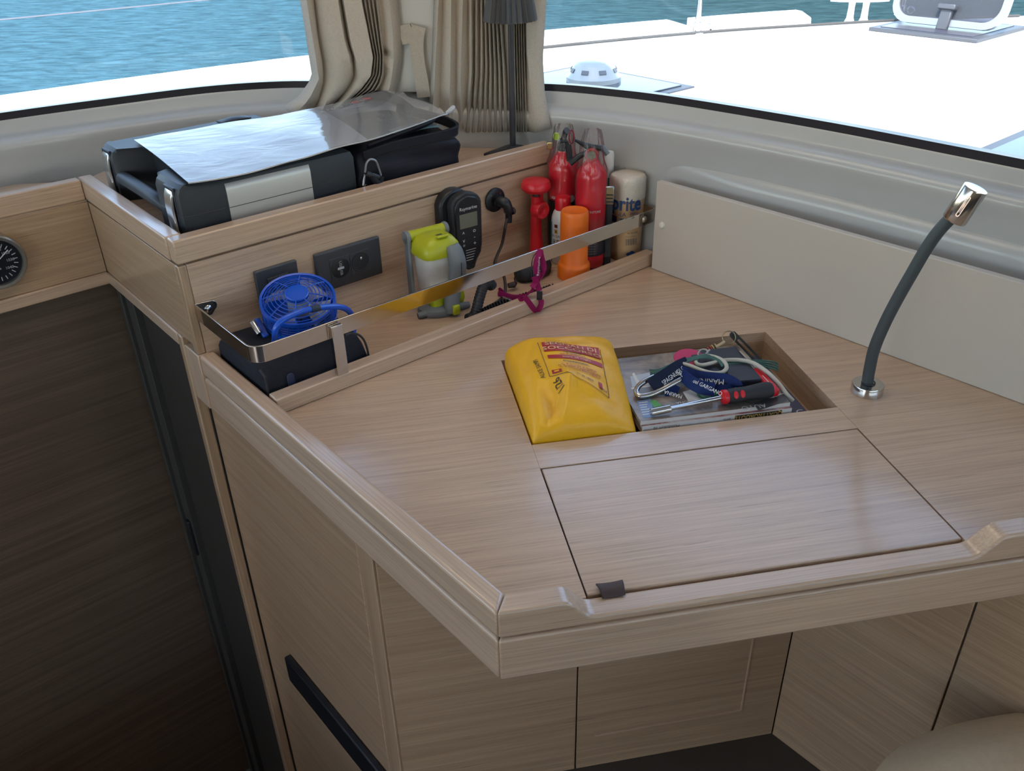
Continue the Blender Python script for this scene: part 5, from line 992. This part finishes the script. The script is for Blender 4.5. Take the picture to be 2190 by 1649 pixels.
st_ = catmull([wp(.668, -.17, zt+.004), wp(.72, -.27, zt+.012), wp(.745, -.33, zt+.016)], 6) if False else catmull([wp(.655, -.20, zt+.012), wp(.67, -.29, zt+.022), wp(.655, -.345, zt+.026), wp(.63, -.365, zt+.020)], 6)
MB().ribbon(st_, .022, EZ+E1*.4, .004).build('shoulder_strap', NYL, t, bevel=.001)
q = at_t(790, 352, -.034); F = PFw(q); cl = [F(-.014, -.012, .004), F(-.010, .006, .006), F(.0, .012, .006), F(.012, .006, .006), F(.018, -.010, .005), F(.022, -.026, .004)]
MB().tube(catmull(cl, 5), .0022, 8).build('clip', pmat('clip_grey', (.25, .25, .28), .35, .4), t); MB().tube(catmull([F(-.012, -.014, .005), F(.0, -.020, .008), F(.014, -.028, .006)], 4), .005, 10).build('clip_body', BLACK, t)
MB().tube(catmull([F(-.004, -.016, .006), F(.006, -.034, .008), F(.016, -.040, .006), F(.022, -.028, .005)], 5), .006, 10).build('strap_knot', NYL, t)
q = at_t(778, 384, -.033); F = PFw(q); box('zip_pull', Fr(q, E1*.95-EZ*.3, EZ*.95+E1*.3), -.0022, .0022, -.013, .012, 0, .002, pmat('pull_metal', (.55, .53, .6), .25, 1.), t, .0008); MB().torus(Fr(F(.003, -.015, .001), E1, EZ), .004, .0006, 16, 6, sx=.7, sy=1.2).build('pull_ring', CHROME, t)

# clear plastic chart sleeve with papers
t = thing('plastic_sleeve', wp(.35, -.22, .333), 'clear plastic document sleeve with white papers across case and bag', 'sleeve')
fpx = [(403, 393, .3345), (470, 384, .3345), (560, 364, .3350), (640, 341, .3375), (720, 319, .3410), (800, 297, .3440), (870, 276, .3455), (930, 255, .3470), (956, 243, .3500)]
bpx_ = [(287, 301, .3345), (350, 289, .3345), (440, 273, .3345), (530, 258, .3360), (620, 243, .3390), (690, 229, .3440), (750, 214, .3500), (800, 199, .3560), (828, 194, .3600)]
Fp = catmull([at_h(*p) for p in fpx], 5); Bp = catmull([at_h(*p) for p in bpx_], 5); nL = len(Fp)-1
def lerpP(P_, u): x = min(max(u, 0), 1)*nL; i = min(int(x), nL-1); return P_[i]*(1-(x-i))+P_[i+1]*(x-i)
rnd = random.Random(3); WV = [(rnd.uniform(5, 26), rnd.uniform(-9, 9), rnd.uniform(0, 6), rnd.uniform(.0001, .00035)) for _ in range(9)]
def sleeve(u, v, off=0.):
    a, b = lerpP(Fp, u), lerpP(Bp, u); p = a*(1-v)+b*v; w = sum(k*math.sin(fu*u*1.6+fv*v+ph_) for fu, fv, ph_, k in WV)
    w += .0035*math.exp(-((v-.62-.6*(u-.88))/.05)**2)*math.exp(-((u-.90)/.09)**2)*2.4 + .004*max(0, u-.9)*math.sin(9*v)
    return p+EZ*(off+w*(.5+1.6*u)+.003*math.sin(math.pi*v))
SLV = film_mat('sleeve_film', (.90, .91, .93), .22, .10, (9, .45, .004, (1, 1.6, 1)), refl=.55); PAPER = pmat('sleeve_paper', (.36, .40, .50), .30, coat=.25, bump=(9, .3, .005))
MB().grid(lambda u, v: sleeve(.008+.60*u+.03*v*(u > .5)*0, .03+.95*v, .0005), 60, 26).build('paper', PAPER, t, ang=80); MB().grid(lambda u, v: sleeve(u, v, .0022), 90, 30).build('film', SLV, t, ang=80)
MB().tube([sleeve(k/40, 0, .0016) for k in range(41)], .0016, 6).build('front_seam', film_mat('sleeve_seam', (.92, .93, .96), .45, .1, refl=.9), t)
e0 = sleeve(1, .02, .002); MB().tube(catmull([e0, e0+E1*.012+EZ*.003, e0+E1*.024+EZ*.010], 4), [.002, .003, .004, .005, .006, .006, .006, .005, .004], 8).build('curl', MATS['sleeve_seam'], t)
def stext(s_, u, v, size, mat):
    a = sleeve(u, v, .0030); b = sleeve(u+.02, v, .0030); c = sleeve(u, v+.05, .0030); MB().text(s_, Fr(a, b-a, c-a), size).build('lettering', mat, t, smooth=False)
stext('CARTE NAUTICHE', .64, .84, .020, pmat('faint_print', (.42, .42, .44), .5)); stext('edizione', .70, .72, .014, MATS['faint_print'])
for u_, v_ in ((.742, .86), (.80, .88)):
    a = sleeve(u_, v_, .003); MB().lathe(Fr(a, E1, None, EZ), [(.012, 0), (.0005, .0003)], 20, cap=False, sx=1., sy=.8).build('red_mark', pmat('faint_red', (.50, .16, .17), .5), t)

# pleated table lamp
La, Ta = at_h(1031, 329, TF+.005), at_h(1088, 308, TF+.005); ex = (Ta-La)/np.linalg.norm(Ta-La); Fb = Fr(La, ex); wL = .108
cx_ = Fb(wL*.5, -.050, -.005); LMP = pmat('lamp_anthracite', (.030, .031, .038), .45); t = thing('table_lamp', cx_, 'dark grey table lamp with a pleated metal shade', 'lamp'); F = Fr(cx_, ex); F.o = np.array([cx_[0], cx_[1], DESK+TF])
MB().loft([[F(a*wL/2*k, b*.046*k, z) for a, b in ((-1, -1), (1, -1), (1, 1), (-1, 1))] for k, z in ((1, .0004), (1, .006), (.90, .0085), (.22, .015), (.15, .020))]).build('base', LMP, t, bevel=.002, ang=20)
MB().tube([F(0, 0, .016), F(0, 0, .15), F(0, 0, .36)], [.0072, .0064, .0056], 16).build('pole', LMP, t)
def pleat(r, z, n=26): return [F(r*(1+(.045 if k % 2 else -.045))*math.cos(math.pi*k/n), r*(1+(.045 if k % 2 else -.045))*math.sin(math.pi*k/n), z) for k in range(2*n)]
zsb = None
for z in np.arange(.15, .45, .002):
    P_ = F(0, 0, z)-CAM; y = H/2-FPX*(P_@CU)/(P_@CF)
    if y < 44: zsb = z; break
rS = px2m(111, F(0, 0, zsb))/2
MB().loft([pleat(rS, zsb), pleat(rS*.83, zsb+.055), pleat(rS*.66, zsb+.115)], cap=False).build('shade', LMP, t, smooth=False, solid=.0015); MB().lathe(F, [(rS*.66, zsb+.112), (rS*.62, zsb+.116), (.004, zsb+.118)], 40).build('shade_top', LMP, t)

# curtains
CUR = fabric('linen_curtain', (.48, .435, .385), 1100, .10, .95, .3)
def curtain(name, strands, pa, pb, label, ytop=-170):
    A = wp(*pa); B = wp(*pb); d = B-A; d /= np.linalg.norm(d); n = np.array([d[1], -d[0], 0]); n = n if (CAM-A)@n > 0 else -n
    t = thing(name, at_h(1000, 300, .25) if False else (A+B)/2, label, 'curtain', 'linen window curtains'); rows = []; NV = 22
    for pts, dep in strands:
        (x0, y0), (x1, y1) = pts[0], pts[1]; k = (x1-x0)/(y1-y0+1e-9); pts = [(x0+k*(ytop-y0)*.6, ytop)]+list(pts)
        L_ = np.cumsum([0]+[math.hypot(b[0]-a[0], b[1]-a[1]) for a, b in zip(pts, pts[1:])]); u = np.linspace(0, L_[-1], NV+1); X = np.interp(u, L_, [p[0] for p in pts]); Y = np.interp(u, L_, [p[1] for p in pts])
        rows.append([onpl(X[i], Y[i], A+n*dep*1.2, n) for i in range(NV+1)])
    m_ = MB(); NS = len(rows); m_.add([rows[j][i] for i in range(NV+1) for j in range(NS)], [(i*NS+j, i*NS+j+1, (i+1)*NS+j+1, (i+1)*NS+j) for i in range(NV) for j in range(NS-1)])
    m_.build('cloth', CUR, t, ang=75, solid=.0012); return t, A, n
c1 = [([(642, 0), (651, 54), (660, 115), (668, 165), (640, 205), (606, 228)], 0), ([(656, 0), (665, 60), (675, 120), (682, 170), (660, 215), (624, 249)], .016), ([(668, 0), (677, 74), (688, 136), (690, 172), (678, 210), (650, 252)], .004), ([(671, 0), (680, 74), (691, 136), (693, 172), (682, 214), (664, 250)], -.014),
      ([(688, 0), (700, 74), (712, 130), (716, 172), (702, 210), (686, 244)], .016), ([(722, 0), (737, 90), (748, 123), (748, 164), (728, 196), (692, 236)], .014), ([(729, 0), (745, 92), (756, 125), (758, 166), (738, 198), (700, 238)], -.014), ([(735, 0), (751, 92), (764, 135), (770, 175), (750, 204), (716, 236)], .014), ([(772, 0), (786, 66), (797, 123), (792, 164), (770, 192), (724, 234)], .012)]
for k in range(9):
    x = 776+4.2*k; c1.append(([(x, 0), (x+12-.6*k, 66), (x+24-1.4*k, 124), (x+19-.9*k, 162), (x-2-.2*k+1.0*k, 190), (730+3.4*k, 233-1.5*k)], -.010 if k % 2 == 0 else .010))
c1 += [([(815, 0), (821, 66), (823, 140), (820, 170), (814, 192), (806, 212)], -.010), ([(832, 0), (840, 66), (842, 131), (837, 170), (831, 195), (825, 214)], .014), ([(851, 0), (859, 66), (860, 131), (853, 170), (847, 195), (842, 214)], 0)]
curtain('curtain', c1, (.46, -.50), (.72, -.31), 'beige linen curtain bunched and crumpled onto the plastic sleeve')
c2 = []
for xt, xm, xb, yb_, dp in ((928, 922, 917, 268, 0), (938, 930, 924, 268, .012), (947, 943, 939, 270, -.008), (965, 963, 961, 270, .012), (976, 976, 975, 272, -.008), (990, 985, 987, 274, .012), (1001, 1002, 994, 276, -.010), (1008, 1008, 999, 285, .012), (1014, 1014, 1007, 281, -.012), (1020, 1018, 1012, 285, .010), (1025, 1025, 1018, 281, -.010)): c2.append(([(xt, 0), (xm, 160), ((xm+xb)/2-1, 225), (xb, yb_)], dp))
for k in range(6): c2.append(([(1030+7.4*k, 0), (1031+9.2*k, 140), (1024+11.8*k, 284)], .009)); c2.append(([(1034+7.4*k, 0), (1036+9.2*k, 140), (1030+11.8*k, 280)], -.009))
for k in range(7): c2.append(([(1088+5.2*k, 0), (1090+5.2*k, 120), (1094+5.2*k, 284)], .007)); c2.append(([(1090.6+5.2*k, 0), (1092.6+5.2*k, 120), (1096.6+5.2*k, 281)], -.007))
c2 += [([(1125, 0), (1128, 120), (1146, 284)], .014), ([(1148, 0), (1145, 120), (1163, 279)], .010), ([(1169, 0), (1161, 124), (1165, 196), (1179, 274)], .006)]
t, A, n = curtain('curtain', c2, (.72, -.30), (.95, -.03), 'beige pleated linen curtain hanging behind the table lamp')
# tie-back strap on the pillar
tt = thing('tieback_strap', onpl(900, 205, A, n), 'narrow beige tie-back strap hanging between the two curtains', 'strap'); TIE = fabric('tie_linen', (.41, .37, .32), 900, .10, .95, .3)
MB().ribbon(catmull([onpl(x, y, A+n*.0, n) for x, y in ((896, 56), (891, 90), (894, 130), (902, 175), (907, 208))], 6), px2m(27, A), np.cross(n, EZ), .002).build('strap', TIE, tt); MB().ribbon(catmull([onpl(x, y, A-n*.004, n) for x, y in ((856, 76), (874, 72), (886, 70), (893, 64))], 5), px2m(34, A), EZ, .002).build('strap_loop', TIE, tt)
